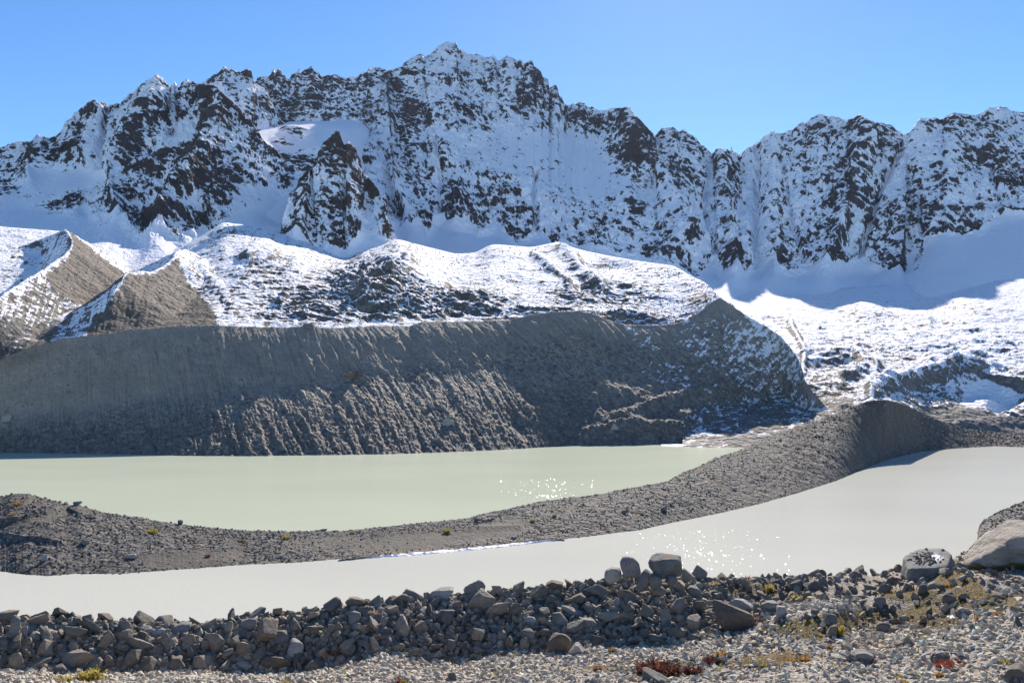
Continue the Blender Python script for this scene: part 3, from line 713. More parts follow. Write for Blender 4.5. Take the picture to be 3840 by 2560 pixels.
BANK, BANK_N = P, normals_of(P)
terrain("moraine_bank", P, M_BANK, {"tone": tone, "snow": snow, "stony": stony, "warm": warm}, [(1.5, .1), (6, 3), (10, 14)], label="steep grey moraine bank scored with rills above the far lake")

# ================================================================== the debris covered glacier on the right
us = np.arange(2560, 4160, 2.5)
L0 = ([(2560,1060),(3000,1090),(3480,1060),(3840,1000),(4160,980)], [(2560,1500),(3480,1560),(4160,1600)])
L1 = ([(2560,1200),(2800,1192),(2960,1184),(3060,1190),(3150,1186),(3230,1164),(3300,1172),(3390,1176),(3520,1160),(3640,1125),(3740,1112),(3840,1118),(4160,1100)], [(2560,1230),(3000,1260),(3480,1290),(4160,1330)])
L2 = ([(2560,1330),(3000,1310),(4160,1290)], [(2560,980),(3300,1000),(3840,1040),(4160,1050)])
L3 = ([(2560,1480),(3000,1455),(3280,1440),(3600,1400),(3840,1420),(4160,1400)], [(2560,720),(3000,750),(3300,770),(3600,830),(3840,850),(4160,860)])
L4 = ([(2560,1640),(3000,1610),(3280,1560),(3840,1580),(4160,1590)], [(2560,600),(3280,620),(3500,705),(3840,750),(4160,760)])
L5 = ([(2560,1690),(3000,1680),(3280,1660),(3840,1668),(4160,1668)], [(2560,545),(3280,570),(3500,655),(3840,705),(4160,715)])
L6 = ([(2560,1760),(4160,1760)], [(2560,500),(3280,540),(3500,630),(3840,690),(4160,700)])
P = sheet(us, [L0, L1, L2, L3, L4, L5, L6], [30, 70, 90, 70, 40, 10], 12)
U, V = uv_of(P); X, Y = P[..., 0], P[..., 1]
k = sstep(0, 30, np.arange(P.shape[0])[:, None] + 0 * U) * sstep(0, 10, (P.shape[0] - 1 - np.arange(P.shape[0]))[:, None] + 0 * U)
w = 20 * fbm(X / 80, Y / 80, 3.1, 3)
hum = ridged((X + w) / 75, (Y + w) / 95, 5.1, 5, .55)
hum2 = fbm(X / 22, Y / 22, 6.1, 5, .6)
ampz = np.interp(V, [1100, 1180, 1300, 1450, 1600, 1680], [1.2, 5, 10, 11, 6, 1])
calm = 1 - .85 * blobs(U, V, 0, [(3705, 1480, 150, 70, 0, 1.0)])
z = P[..., 2] + k * calm * (ampz * (hum - .25) + .42 * ampz * hum2)
for (path, w_, h) in [([(3270,1500),(3450,1440),(3602,1388),(3690,1408),(3770,1448),(3900,1480)], 22, 10), ([(2964,1216),(2985,1270),(3018,1340),(3012,1400)], 14, 5), ([(3620,1470),(3705,1450),(3800,1495),(3739,1530)], 34, -6), ([(3050,1330),(3200,1330),(3290,1400)], 18, 7), ([(3230,1164),(3330,1200),(3480,1220)], 26, 6), ([(3220,1500),(3420,1420),(3550,1350)], 16, 5), ([(3000,1500),(3150,1450),(3240,1400)], 20, 6)]:
    d, _ = seg_dist(U, V, path)
    z = z + k * h * np.exp(-(d / w_) ** 2)
z = z + k * .9 * fbm(X / 6, Y / 6, 9.4, 4, .65)
P = np.stack([X, Y, z], -1); U, V = uv_of(P)
cov = blobs(U, V, .965, [(3330, 1200, 260, 50, 8, .80), (3600, 1160, 180, 30, 0, .84), (2960, 1230, 90, 26, 30, .7), (3230, 1330, 140, 60, 20, .74), (3600, 1240, 240, 40, 10, .90), (3350, 1330, 220, 50, 15, .78),
    (3260, 1460, 260, 70, 0, .66), (3130, 1440, 120, 90, 10, .45), (3120, 1530, 190, 60, 10, .20), (3560, 1410, 150, 36, -25, .25), (3700, 1400, 160, 30, 20, .28), (3440, 1470, 130, 50, -25, .22), (3830, 1430, 60, 40, 20, .35),
    (3540, 1500, 130, 60, 0, .42), (3600, 1560, 400, 46, 0, .03), (3720, 1490, 90, 50, 10, 1.0), (3640, 1470, 70, 60, 30, .95), (3850, 1520, 110, 30, -20, .45), (3450, 1600, 500, 36, 0, .0), (3300, 1660, 900, 50, 0, .0), (3820, 1600, 200, 40, 0, .02), (2800, 1560, 260, 110, 0, .25)])
cov = cov - .05
cov = np.where(in_poly(U, V, [(3592,1452),(3697,1420),(3834,1482),(3790,1530),(3739,1556),(3680,1510)]), 1.01, cov)
nz = normals_of(P)[..., 2]; lo = nz - blur(nz, 8)
sc = .8 * lo / lo.std() + fbm(X / 6, Y / 6, 1.7, 4, .78) / .25
snow = np.clip(cover(sc, cov), 0, 1)
warm = np.clip(blobs(U, V, .1, [(3550, 1410, 200, 40, -15, .6), (3760, 1420, 120, 30, 20, .5)]), 0, 1)
M_GLAC = mat_gravel("snowy_debris", (0.12, 0.112, 0.104), (0.18, 0.166, 0.152), (0.3, 0.28, 0.255), 1.0, brown=(0.19, 0.15, 0.115))
terrain("glacier", P, M_GLAC, {"snow": snow, "stony": np.full(U.shape, .8), "warm": warm}, [(10, 20), (50, 120)], label="hummocky snow covered glacier tongue on the right")

# ================================================================== gravel spit between the lakes
NEAR = [(-400,2110),(-200,2125),(0,2142),(76,2152),(178,2160),(280,2152),(459,2152),(663,2137),(918,2119),(1128,2109),(1299,2095),(1542,2081),(1874,2051),(2067,2026),(2205,2012),(2400,1987),(2500,1964),(2700,1924),(2844,1891),(2990,1849),(3135,1803),(3265,1746),(3350,1716),(3457,1692),(3600,1680),(3724,1673),(3840,1676),(4160,1680)]
TOPL = [(-400,1930),(-200,1890),(0,1860),(41,1845),(102,1844),(148,1857),(214,1875),(250,1890),(291,1886),(326,1898),(388,1916),(510,1934),(612,1951),(714,1967),(867,1979),(959,1987),(1100,1991),(1293,1987),(1487,1966),(1653,1954),(1763,1938),(1874,1910),(2040,1874),(2205,1855),(2400,1821),(2500,1799),(2561,1768),(2640,1735),(2684,1712),(2760,1688),(2830,1658),(2916,1617),(3000,1588),(3074,1564),(3160,1530),(3230,1502),(3275,1490),(3338,1494),(3400,1514),(3470,1550),(3560,1590),(3700,1616),(3840,1622),(4160,1625)]
CRD = [(-400,262),(0,240),(150,236),(300,228),(600,218),(900,210),(1100,207),(1300,208),(1500,214),(1763,220),(2040,238),(2205,246),(2400,262),(2500,272),(2684,320),(2830,375),(2916,405),(3074,445),(3275,492),(3338,500),(3470,540),(3600,575),(3840,605),(4160,610)]
us = np.arange(-400, 4160, 2.2)
n_v = pl(NEAR, us) + np.interp(us, [0, 2300, 3200], [4, 2.5, .35]) * fbm(us / 22, 0 * us, 3.3, 5, .65); n_d = dist_on_level(us, n_v)
t_v = pl(TOPL, us) + np.interp(us, [0, 2300, 3200], [1, 1.6, 3.0]) * fbm(us / 40, 0 * us, 5.3, 4, .6); c_d = pl(CRD, us)
Pn, Pt = at(us, n_v, n_d), at(us, t_v, np.maximum(c_d, n_d + np.interp(us, [3200, 3500], [6, 50])))
low = at(us, t_v, dist_on_level(us, np.maximum(t_v, 1600)))       # where the upper outline would meet the water
flat = Pt[:, 2] < .35
Pt = np.where(flat[:, None], low + np.array([0, 0, .35]), Pt)
dirs = ray(us, n_v)[:, :2]
Pf = Pt.copy(); Pf[:, :2] += dirs * ((Pt[:, 2] + 2.5) / .6)[:, None]; Pf[:, 2] = -2.0
Pu = Pn.copy(); Pu[:, :2] -= dirs * 6.0; Pu[:, 2] = -2.2
rows = [Pf[None]]
for A, B, n, hump in ((Pf, Pt, 14, 0), (Pt, Pn, 130, 1), (Pn, Pu, 6, 0)):
    t = (np.arange(1, n + 1) / n)[:, None, None]
    seg = A[None] + (B - A)[None] * t
    if hump:
        seg[..., 2] += (np.sin(t[..., 0] * math.pi) * np.interp(us, [-400, 200, 700, 1300, 2000, 2800, 3200, 4160], [1.2, 1.4, .5, .5, 1.0, 1.5, -.5, 1.0])[None])
    rows.append(seg)
P = smooth_rows(np.concatenate(rows, 0), 3)
U, V = uv_of(P); X, Y = P[..., 0], P[..., 1]
nr = P.shape[0]
kk = sstep(12, 22, np.arange(nr)[:, None] + 0 * U) * sstep(0, 18, (nr - 7 - np.arange(nr))[:, None] + 0 * U)
far_k = np.interp(U, [0, 2300, 3000, 4160], [1, 1.2, 2.2, 2.4])
sand = blobs(U, V, 0, [(1540, 2025, 330, 40, -4, 1.), (1250, 2030, 200, 34, 0, .8), (1870, 1985, 150, 40, -10, 1.0), (700, 2095, 230, 36, -4, 1.0), (880, 2050, 40, 50, -50, .8), (290, 1910, 80, 30, 10, .8), (80, 1862, 110, 24, 0, .7), (130, 1985, 220, 14, 8, .6), (200, 1935, 260, 12, -12, .9), (420, 1980, 140, 10, 20, .6),
    (3300, 1600, 170, 110, -30, .75), (2140, 1905, 50, 10, -45, .8)])
z = P[..., 2] + kk * (1 - .75 * np.clip(sand, 0, 1)) * far_k * (.7 * fbm(X / 9, Y / 9, 4.4, 4, .6) + .3 * fbm(X / 2.2, Y / 2.2, 5.4, 3, .7))
for (path, w, h) in [([(0,1962),(150,1930),(245,1905)], 9, .8), ([(0,2003),(120,2020),(230,2035)], 8, .7), ([(1400,2010),(1700,1985),(1950,1975)], 9, .5), ([(245,1905),(330,1945),(420,1985)], 8, .6)]:
    d, _ = seg_dist(U, V, path); z = z + h * np.exp(-(d / w) ** 2) * kk
rill = ridged((U - .5 * V) / 9, V / 160, 3.2, 3, .6)
z = z + .6 * kk * rill * blobs(U, V, 0, [(3330, 1590, 190, 120, -20, 1.0)])
P = np.stack([X, Y, z], -1)
SPIT, SPIT_N = P, normals_of(P)
stony = np.clip(1.0 - 1.1 * sand, 0, 1)
warm = np.clip(blobs(U, V, .05, [(1540, 2070, 240, 14, -4, .8), (880, 2080, 60, 14, 0, .6), (100, 1890, 130, 30, 0, .3)]) , 0, 1) + .15 * fbm(X / 12, Y / 12, 2.2, 3)
M_SPIT = mat_gravel("spit_gravel", (0.062, 0.056, 0.051), (0.115, 0.105, 0.095), (0.17, 0.157, 0.143), .26, brown=(0.2, 0.14, 0.085))
cs = blobs(U, V, 0.0, [(1580, 2082, 360, 5, -4.2, 0.0)])
terrain("gravel_spit", P, M_SPIT, {"tone": -1.0 * (1 - sstep(.08, .55, P[..., 2] + .3 * fbm(X / 3, Y / 3, 7.7, 3))) + .5 * fbm(X / 14, Y / 14, 3.7, 3) - .35 * (1 - np.clip(sand, 0, 1)), "snow": cs, "stony": stony, "warm": np.clip(warm, 0, 1)}, None, label="dark gravel spit running between the two lakes")

# right hand shore of the near lake
us = np.arange(3520, 4200, 2.2)
nv = pl([(3520,2150),(3576,2110),(3631,2075),(3665,2040),(3668,2000),(3680,1975),(3724,1945),(3780,1918),(3840,1897),(4000,1860),(4200,1840)], us)
A = at(us, nv, dist_on_level(us, nv)); A[:, 2] = -.8
dirs = ray(us, nv)[:, :2]
steps = [A[None]]
for run, hgt in ((6, 1.6), (30, 4.0), (60, 4.5), (95, -2.5)):
    B = A.copy(); B[:, :2] = A[:, :2] - dirs * run; B[:, 2] = hgt
    t = (np.arange(1, 21) / 20)[:, None, None]
    steps.append(steps[-1][-1][None] + (B - steps[-1][-1])[None] * t)
P = np.concatenate(steps, 0); X, Y = P[..., 0], P[..., 1]
P[..., 2] += sstep(0, 5, np.arange(len(P))[:, None] + 0 * X) * (.8 * fbm(X / 7, Y / 7, 1.1, 4, .6))
SHORE_R = P
zz = np.zeros(X.shape)
terrain("lake_shore", P, M_SPIT, {"snow": zz, "stony": zz + .8, "warm": zz + .1}, [(8, 3)], label="stony far shore of the near lake behind the big boulder")

# ================================================================== lakes
def water(name, poly, mat, label, n=40):
    pts = np.array([[p[0], p[1], 0.0] for p in poly])
    me = bpy.data.meshes.new(name)
    me.from_pydata([tuple(p) for p in pts], [], [list(range(len(pts)))])
    me.materials.append(mat)
    o = link(name, me); o["kind"] = "structure"; o["label"] = label
    return o
lu = np.arange(-700, 3500, 60)
split = at(lu, pl(NEAR, lu), dist_on_level(lu, np.maximum(pl(NEAR, lu), 1640)))
split[:, :2] *= np.interp(lu, [-400, 1500, 3000, 3500], [1.10, 1.09, 1.12, 1.06])[:, None]
# both waters meet under the spit
far_edge = [(-900, 800), (700, 800)]
spl = [(p[0], p[1]) for p in split]
M_FARW = mat_water("silty_green_water", (0.465, 0.50, 0.39), (0.44, 0.475, 0.375))
M_NEARW = mat_water("silty_grey_water", (0.485, 0.485, 0.43), (0.462, 0.462, 0.415))
water("lake", [(-900, spl[0][1])] + spl + [(spl[-1][0] + 40, 800), (-900, 800)], M_FARW, "milky green lake below the moraine bank")
water("lake", [(-900, spl[0][1])] + spl + [(spl[-1][0] + 60, spl[-1][1] + 40), (700, 620), (700, 20), (-900, 20)], M_NEARW, "pale grey milky lake in front of the gravel spit")
# pale ice melting out at the head of the far lake
iu = np.arange(2480, 2920, 3.0)
iv0 = pl([(2480,1662),(2521,1660),(2640,1652),(2760,1642),(2860,1630),(2920,1622)], iu); iv1 = pl([(2480,1668),(2530,1672),(2620,1676),(2700,1672),(2780,1662),(2850,1652),(2920,1640)], iu)
Ps = []
for t in np.linspace(0, 1, 14):
    vv = iv0 + (iv1 - iv0) * t
    q = at(iu, vv, dist_on_level(iu, vv, .5)); q[:, 2] = .28 + .5 * fbm(iu / 22, 0 * iu + 8 * t, 2.2, 4, .6) - 1.0 * (abs(t - .5) * 2) ** 4
    Ps.append(q)
P = np.array(Ps)
zz = np.zeros(P.shape[:2])
terrain("lake_ice", P, M_GLAC, {"snow": zz + .75 + .4 * fbm(P[..., 0] / 5, P[..., 1] / 5, 3., 3), "stony": zz, "warm": zz}, None, label="strip of pale ice at the head of the far lake")

# ================================================================== foreground ground
us = np.arange(-500, 4360, 3.0)
CR_V = [(-500,2300),(0,2312),(300,2325),(600,2345),(780,2350),(950,2315),(1100,2298),(1300,2270),(1500,2245),(1600,2232),(1750,2225),(1900,2215),(2050,2200),(2230,2192),(2280,2180),(2330,2156),(2420,2150),(2560,2154),(2610,2182),(2700,2178),(3000,2163),(3130,2168),(3252,2158),(3379,2128),(3500,2110),(3620,2080),(3720,2060),(3840,2050),(4360,2000)]
CR_D = [(-500,20.2),(600,20.2),(1100,20.4),(1600,21.2),(2250,22.2),(2600,23.5),(3000,26.5),(3379,29.5),(3620,31),(3840,32),(4360,33)]
FT_V = [(-500,2525),(0,2517),(400,2530),(700,2520),(1000,2525),(1150,2520),(1300,2500),(1450,2450),(1560,2475),(1700,2490),(1900,2462),(2100,2455),(2250,2432),(2450,2415),(2640,2398),(2760,2380),(2850,2345),(2950,2290),(3050,2240),(3150,2280),(3250,2350),(3380,2335),(3500,2300),(3700,2260),(3840,2250),(4360,2220)]
FT_D = [(-500,19),(1000,19),(1600,19.3),(2250,19.6),(2640,19.9),(2850,20.8),(3050,22.5),(3250,20.6),(3500,21.5),(3840,22.5),(4360,23)]
c_v, c_d, f_v, f_d = pl(CR_V, us), pl(CR_D, us), pl(FT_V, us), pl(FT_D, us)
Pc, Pf = at(us, c_v, c_d), at(us, f_v, f_d)
dirs = ray(us, c_v)[:, :2]
def off(Pa, run, dz):
    B = Pa.copy(); B[:, :2] += dirs * run; B[:, 2] += dz; return B
Pb0 = off(Pc, 1.2, -.25); Pb1 = off(Pc, 8, -5.5); Pb2 = off(Pc, 60, -34)
Pn1 = at(us, np.full(len(us), 2600.), np.full(len(us), 14.2)); Pn2 = at(us, np.full(len(us), 3300.), np.full(len(us), 7.5))
# mid point of the bank face: steep on the left, stepped on the right
stp = np.interp(us, [-500, 1200, 2600, 2900, 4360], [.62, .60, .58, .45, .42])
Pm = Pf + (Pc - Pf) * .45
Pm[:, 2] = Pf[:, 2] + (Pc[:, 2] - Pf[:, 2]) * stp
keys = [(Pb2, 0), (Pb1, 20), (Pb0, 14), (Pc, 6), (Pm, 40), (Pf, 40), (Pn1, 60), (Pn2, 30)]
rows = [keys[0][0][None]]
for (A, _), (B, n) in zip(keys[:-1], keys[1:]):
    t = (np.arange(1, n + 1) / n)[:, None, None]
    rows.append(A[None] + (B - A)[None] * t)
P = smooth_rows(np.concatenate(rows, 0), 3)
U, V = uv_of(P); X, Y = P[..., 0], P[..., 1]
FG0 = P.copy()
R_C, R_F = 40, 120           # rows of crest and foot
behind = sstep(20, 40, np.arange(len(P))[:, None] + 0 * U)
z = P[..., 2] + behind * (.16 * fbm(X / 1.6, Y / 1.6, 1.4, 4, .55) + .05 * fbm(X / .35, Y / .35, 2.4, 3, .6))
z = z + behind * blobs(U, V, 0, [(3500, 2290, 330, 40, -6, -.18), (3250, 2330, 160, 30, 0, -.15), (3600, 2180, 160, 40, 10, .22), (2600, 2500, 260, 20, 0, -.05)])
for (path, w, h) in [([(2850,2330),(3050,2320),(3180,2290),(3330,2255),(3480,2240),(3640,2255),(3800,2250)], 40, .17), ([(2870,2402),(3080,2392),(3250,2400),(3350,2385),(3560,2328),(3740,2302)], 40, -.17), ([(2700,2215),(2900,2200),(3100,2195),(3230,2180)], 30, .10), ([(2720,2262),(2900,2255),(3080,2235),(3200,2225)], 30, -.10), ([(2350,2490),(2600,2476),(2800,2450)], 22, .08)]:
    d, _ = seg_dist(U, V, path); z = z + behind * h * np.exp(-(d / w) ** 2)
P = np.stack([X, Y, z], -1)
FG, FG_N = P, normals_of(P)
U, V = uv_of(P)
moss = blobs(U, V, 0, [(3100, 2340, 260, 50, -5, .8), (3560, 2270, 260, 40, -8, .7), (2850, 2210, 160, 30, 0, .6), (2350, 2500, 300, 24, -3, .5), (3300, 2450, 500, 60, -8, .22), (3600, 2190, 120, 60, 20, 1.0), (3420, 2230, 140, 30, 0, .9), (3480, 2330, 170, 46, 0, .7), (3250, 2310, 100, 36, 0, .7), (3080, 2370, 110, 36, 0, .8), (2900, 2470, 220, 40, -6, .75), (3750, 2250, 130, 40, 0, .8), (1680, 2330, 120, 60, 0, .5), (2600, 2490, 180, 24, 0, .8), (1900, 2520, 220, 16, 0, .6), (3550, 2520, 200, 30, 0, .35)])
moss = np.clip(moss + .35 * fbm(X / .8, Y / .8, 5.5, 4, .6) * (moss > .05), 0, 1)
snow = blobs(U, V, 0, [(1120, 2386, 22, 8, 0, .95), (1712, 2421, 32, 10, 20, .9), (1400, 2407, 16, 9, 0, .9), (1425, 2440, 12, 12, 30, .9), (1810, 2350, 24, 8, 0, .9), (1850, 2420, 20, 8, 0, .9), (2265, 2290, 18, 12, 40, .9), (3560, 2310, 40, 10, 10, .8), (3280, 2395, 26, 12, 20, .9), (1580, 2420, 16, 14, 30, .85), (3830, 2205, 24, 8, 0, .9), (2345, 2370, 8, 8, 0, .9)])
snow = np.clip(snow * (.65 + .9 * fbm(X / .16, Y / .16, 8.1, 3, .6)), 0, 1)
def mat_ground():
    t = NT("stony_ground"); p = t.pos()
    n1 = t.noise(p, 1.3, 5, .6); n2 = t.noise(p, 9.0, 5, .65); n3 = t.noise(p, 40.0, 3, .65)
    v1 = t.voro(p, 16.0, 'F1', "Color"); d1 = t.voro(p, 16.0)
    s = t.n("ShaderNodeSeparateColor"); t.put(s.inputs[0], v1)
    base = t.mix(t.rng(n1, .3, .7), (0.26, 0.225, 0.185), (0.36, 0.315, 0.26))
    base = t.mix(t.rng(s.outputs[0], .3, .9), base, t.mix(s.outputs[1], (0.12, 0.105, 0.09), (0.62, 0.56, 0.48)))
    base = t.mix(t.rng(n3, .35, .6, .45, 0), base, (0.05, 0.047, 0.043))
    base = t.mix(t.math('MULTIPLY', t.attr("soil_gap_shade"), .75), base, t.mix(t.rng(n2, .3, .7), (0.07, 0.06, 0.05), (0.13, 0.115, 0.10)))  # dark earth, plus shade between the stones painted into the bank face
    mo = t.rng(t.math('ADD', t.attr("moss"), t.math('MULTIPLY', t.math('SUBTRACT', n2, .5), .9)), .42, .60)
    mc = t.mix(t.rng(n1, .35, .62), (0.12, 0.085, 0.035), (0.17, 0.14, 0.045))
    mc = t.mix(t.rng(n2, .4, .7), t.mix(.6, mc, (0.05, 0.028, 0.018)), mc)
    base = t.mix(mo, base, mc)
    sn = t.rng(t.attr("snow"), .4, .5)
    base = t.mix(sn, base, SNOW)
    h = t.math('ADD', t.math('MULTIPLY', t.math('SUBTRACT', 1.0, d1), .8), t.math('ADD', n2, t.math('MULTIPLY', n3, .4)))
    return t.out(base, .9, .15, t.bump(h, .8, .04))
M_GROUND = mat_ground()
terrain("ground", P, M_GROUND, {"soil_gap_shade": sstep(36, 48, np.arange(len(P))[:, None] + 0 * U) * (1 - sstep(112, 124, np.arange(len(P))[:, None] + 0 * U)) * np.interp(U, [2500, 2800, 3200], [1, .6, .25]), "moss": moss, "snow": snow}, None, label="stony foreground slope with moss and thin turf above the near lake")

# white rim along the sandy shoreline of the spit
iu = np.arange(1270, 2120, 2.5)
iv = pl(NEAR, iu) + 4.0 * fbm(iu / 22, 0 * iu, 3.3, 5, .65)
wid = np.interp(iu, [1270, 1400, 1500, 1900, 2060, 2120], [0, 5, 9, 9, 5, 0]) * (1 + .5 * fbm(iu / 18, 0 * iu, 1.3, 3))
ra, rb = [], []
for t_, z_ in ((1.0, .30), (.66, .22), (.33, .12), (0, .035), (-.2, -.05)):
    q = at(iu, iv - wid * t_, dist_on_level(iu, iv - wid * t_, z_)); q[:, 2] = z_; ra.append(q)
P = np.array(ra)
zz = np.zeros(P.shape[:2])
terrain("white_rim", P, M_GLAC, {"snow": zz + .85 + .5 * fbm(P[..., 0] / 1.5, P[..., 1] / 1.5, 3., 3), "stony": zz, "warm": zz}, None, label="thin white rim along the sandy shore of the spit")

# ================================================================== stones
def ico(sub):
    bm = bmesh.new(); bmesh.ops.create_icosphere(bm, subdivisions=sub, radius=1.0)
    V = np.array([v.co[:] for v in bm.verts]); Fc = np.array([[v.index for v in f.verts] for f in bm.faces]); bm.free()
    return V / np.linalg.norm(V, axis=1)[:, None], Fc
ICO = {k: ico(k) for k in (1, 2, 3, 4, 5)}

def polyhedron(dirs, planes, offs, p=18.0):
    """soft intersection of half spaces seen from the centre: flat faces, slightly rounded edges"""
    c = np.clip(dirs @ planes.T, 0, None) / offs[None]
    return 1.0 / (np.sum(c ** p, axis=1) ** (1.0 / p) + 1e-9)

def stone_shape(rng, sub, kind="angular"):
    d, f = ICO[sub]
    n = {"angular": 5, "slab": 4, "round": 12, "block": 3}[kind]
    pln = rng.normal(size=(n, 3)); pln /= np.linalg.norm(pln, axis=1)[:, None]
    offs = rng.uniform(.35, .8, n)
    axes = np.array([[1, 0, 0], [-1, 0, 0], [0, 1, 0], [0, -1, 0], [0, 0, 1], [0, 0, -1]], float) + rng.normal(0, .3, (6, 3))
    axes /= np.linalg.norm(axes, axis=1)[:, None]
    pln = np.concatenate([pln, axes]); offs = np.concatenate([offs * (1.25 if kind in ("block", "slab") else 1), rng.uniform(.8, 1.0, 6)])
    r = polyhedron(d, pln, offs, {"angular": 60, "slab": 60, "round": 16, "block": 60}[kind])
    s = rng.uniform(0, 50)
    if sub > 1:
        r = r * (1 + .03 * fbm(d[:, 0] * 1.7 + s, d[:, 1] * 1.7, d[:, 2] * 1.7, 3) + .022 * fbm(d[:, 0] * 8 + s, d[:, 1] * 8, d[:, 2] * 8, 2))
    V = d * r[:, None]
    V = V - (V.max(0) + V.min(0)) / 2
    V /= (V.max(0) - V.min(0)).max() / 2
    sc = {"angular": rng.uniform(.45, 1, 3), "slab": np.array([1, rng.uniform(.6, .9), rng.uniform(.22, .4)]), "round": rng.uniform(.7, 1, 3), "block": rng.uniform(.6, 1, 3)}[kind]
    return V * sc

def quats(rng, n, flat=0.0):
    q = rng.normal(size=(n, 4)); q[:, 0] += flat * 3
    q[:, 3] *= 1.0
    q /= np.linalg.norm(q, axis=1)[:, None]
    w, x, y, z = q.T
    return np.stack([np.stack([1 - 2 * (y * y + z * z), 2 * (x * y - z * w), 2 * (x * z + y * w)], -1),
                     np.stack([2 * (x * y + z * w), 1 - 2 * (x * x + z * z), 2 * (y * z - x * w)], -1),
                     np.stack([2 * (x * z - y * w), 2 * (y * z + x * w), 1 - 2 * (x * x + y * y)], -1)], -2)

def rubble(name, pts, size, mat, sub=1, seed=0, flat=0.0, label=None, kinds=("angular", "angular", "block", "slab")):
    """many small stones nobody could count, as one object"""
    rng = np.random.RandomState(seed)
    protos = [stone_shape(rng, sub, kinds[i % len(kinds)]) for i in range(24)]
    f = ICO[sub][1]; nv = len(protos[0])
    pid = rng.randint(0, 24, len(pts))
    R = quats(rng, len(pts), flat)
    A = np.array(protos)[pid]                                     # (n, nv, 3)
    V = np.einsum('nij,nvj->nvi', R, A) * (np.asarray(size)[:, None, None] / 2) + pts[:, None, :]
    Fc = (f[None] + (np.arange(len(pts)) * nv)[:, None, None]).reshape(-1, 3)
    o = link(name, mesh_from(name, V, Fc, mat, smooth=False))
    o["kind"] = "stuff"
    if label: o["label"] = label
    return o

def pick(P, r, c):
    """bilinear point on a terrain grid"""
    r = np.clip(r, 0, P.shape[0] - 1.001); c = np.clip(c, 0, P.shape[1] - 1.001)
    i, j = r.astype(int), c.astype(int); a, b = (r - i)[:, None], (c - j)[:, None]
    return P[i, j] * (1 - a) * (1 - b) + P[i + 1, j] * a * (1 - b) + P[i, j + 1] * (1 - a) * b + P[i + 1, j + 1] * a * b

def scatter(P, r0, r1, n, rng, weight=None):
    """n random points between the rows r0 and r1, thinned by weight(u, v)"""
    r = rng.uniform(r0, r1, n * 3); c = rng.uniform(0, P.shape[1] - 2, n * 3)
    q = pick(P, r, c)
    u, v = uv_of(q)
    ok = (u > -60) & (u < 3900) & (v < 2680)
    if weight is not None: ok &= rng.uniform(0, 1, n * 3) < weight(u, v)
    q = q[ok][:n]
    return q

GREYS = [(0.147, 0.125, 0.100), (0.273, 0.232, 0.184), (0.200, 0.175, 0.142), (0.378, 0.321, 0.250), (0.179, 0.165, 0.133), (0.304, 0.249, 0.185), (0.441, 0.379, 0.299), (0.231, 0.173, 0.125)]
DARKS = [(0.05, 0.046, 0.043), (0.10, 0.093, 0.085), (0.07, 0.066, 0.062), (0.14, 0.13, 0.118), (0.06, 0.058, 0.055), (0.50, 0.465, 0.42), (0.09, 0.083, 0.074), (0.12, 0.11, 0.10), (0.30, 0.28, 0.255), (0.08, 0.075, 0.07)]
SCREE = [(0.390, 0.334, 0.264), (0.637, 0.544, 0.426), (0.495, 0.431, 0.341), (0.780, 0.699, 0.548), (0.424, 0.374, 0.298), (0.708, 0.584, 0.440), (0.780, 0.757, 0.611), (0.584, 0.438, 0.313)]
M_RUB_FG = mat_stone("scree_stone", True, GREYS, 3.0)
M_SCREE = mat_stone("scree_chip", True, SCREE, 3.0)
M_RUB_FAR = mat_stone("moraine_stone", True, DARKS, .25)
M_ROCK = mat_stone("grey_rock", False, GREYS, 1.0, [((0.30, 0.28, 0.12), 5.0, .70)])

rng = np.random.RandomState(11)
def px_size(q, px): return px * np.hypot(q[:, 0], q[:, 1]) / F
def powr(rng, n, a, b, k=2.2): return a + (b - a) * rng.uniform(0, 1, n) ** k

# ---- spit, banks, hills and glacier: stones of a pixel or two
q = scatter(SPIT, 14, SPIT.shape[0] - 5, 18000, rng, lambda u, v: np.clip(1.02 - 1.0 * blobs(u, v, 0, [(1540, 2030, 330, 36, -4, 1.), (1250, 2035, 190, 28, 0, .7), (1870, 1985, 130, 34, -10, 1.0), (700, 2095, 220, 34, -4, 1.0), (880, 2050, 30, 50, -50, .8), (290, 1910, 70, 26, 10, .8), (80, 1862, 100, 20, 0, .6), (130, 1950, 200, 9, -12, .95), (130, 2012, 220, 9, 8, .95), (3320, 1600, 150, 100, -30, .92), (2140, 1905, 45, 8, -45, .9)]), 0.03, 1))
u_, v_ = uv_of(q)
rubble("gravel", q, px_size(q, powr(rng, len(q), 3.2, 13, 2.6) * np.interp(u_, [300, 1200, 3000], [1.25, 1.0, .8])), M_RUB_FAR, 1, 5, label="dark angular gravel covering the spit between the lakes")
q = scatter(SHORE_R, 3, 60, 1700, rng)
rubble("gravel", q, px_size(q, powr(rng, len(q), 4, 15, 2.0)), M_RUB_FAR, 1, 6, label="dark gravel on the shore behind the big boulder")
q = scatter(BANK, 1, 196, 11000, rng, lambda u, v: np.clip(.2 + sstep(1480, 1640, v + .12 * (u - 900)) * .9, 0, 1))
rubble("gravel", q, px_size(q, powr(rng, len(q), 2.4, 8.5, 3.2)), M_RUB_FAR, 1, 7, label="scattered stones on the lower half of the moraine bank")
q = scatter(HILL, 4, 238, 9500, rng, lambda u, v: blobs(u, v, .6, [(1420, 1090, 200, 90, 0, 1), (2200, 1130, 300, 70, 0, 1), (700, 1120, 240, 100, 0, .5), (400, 1150, 200, 100, 0, 1.), (650, 1120, 160, 110, 0, 1.), (260, 1010, 90, 90, 0, .8)]))
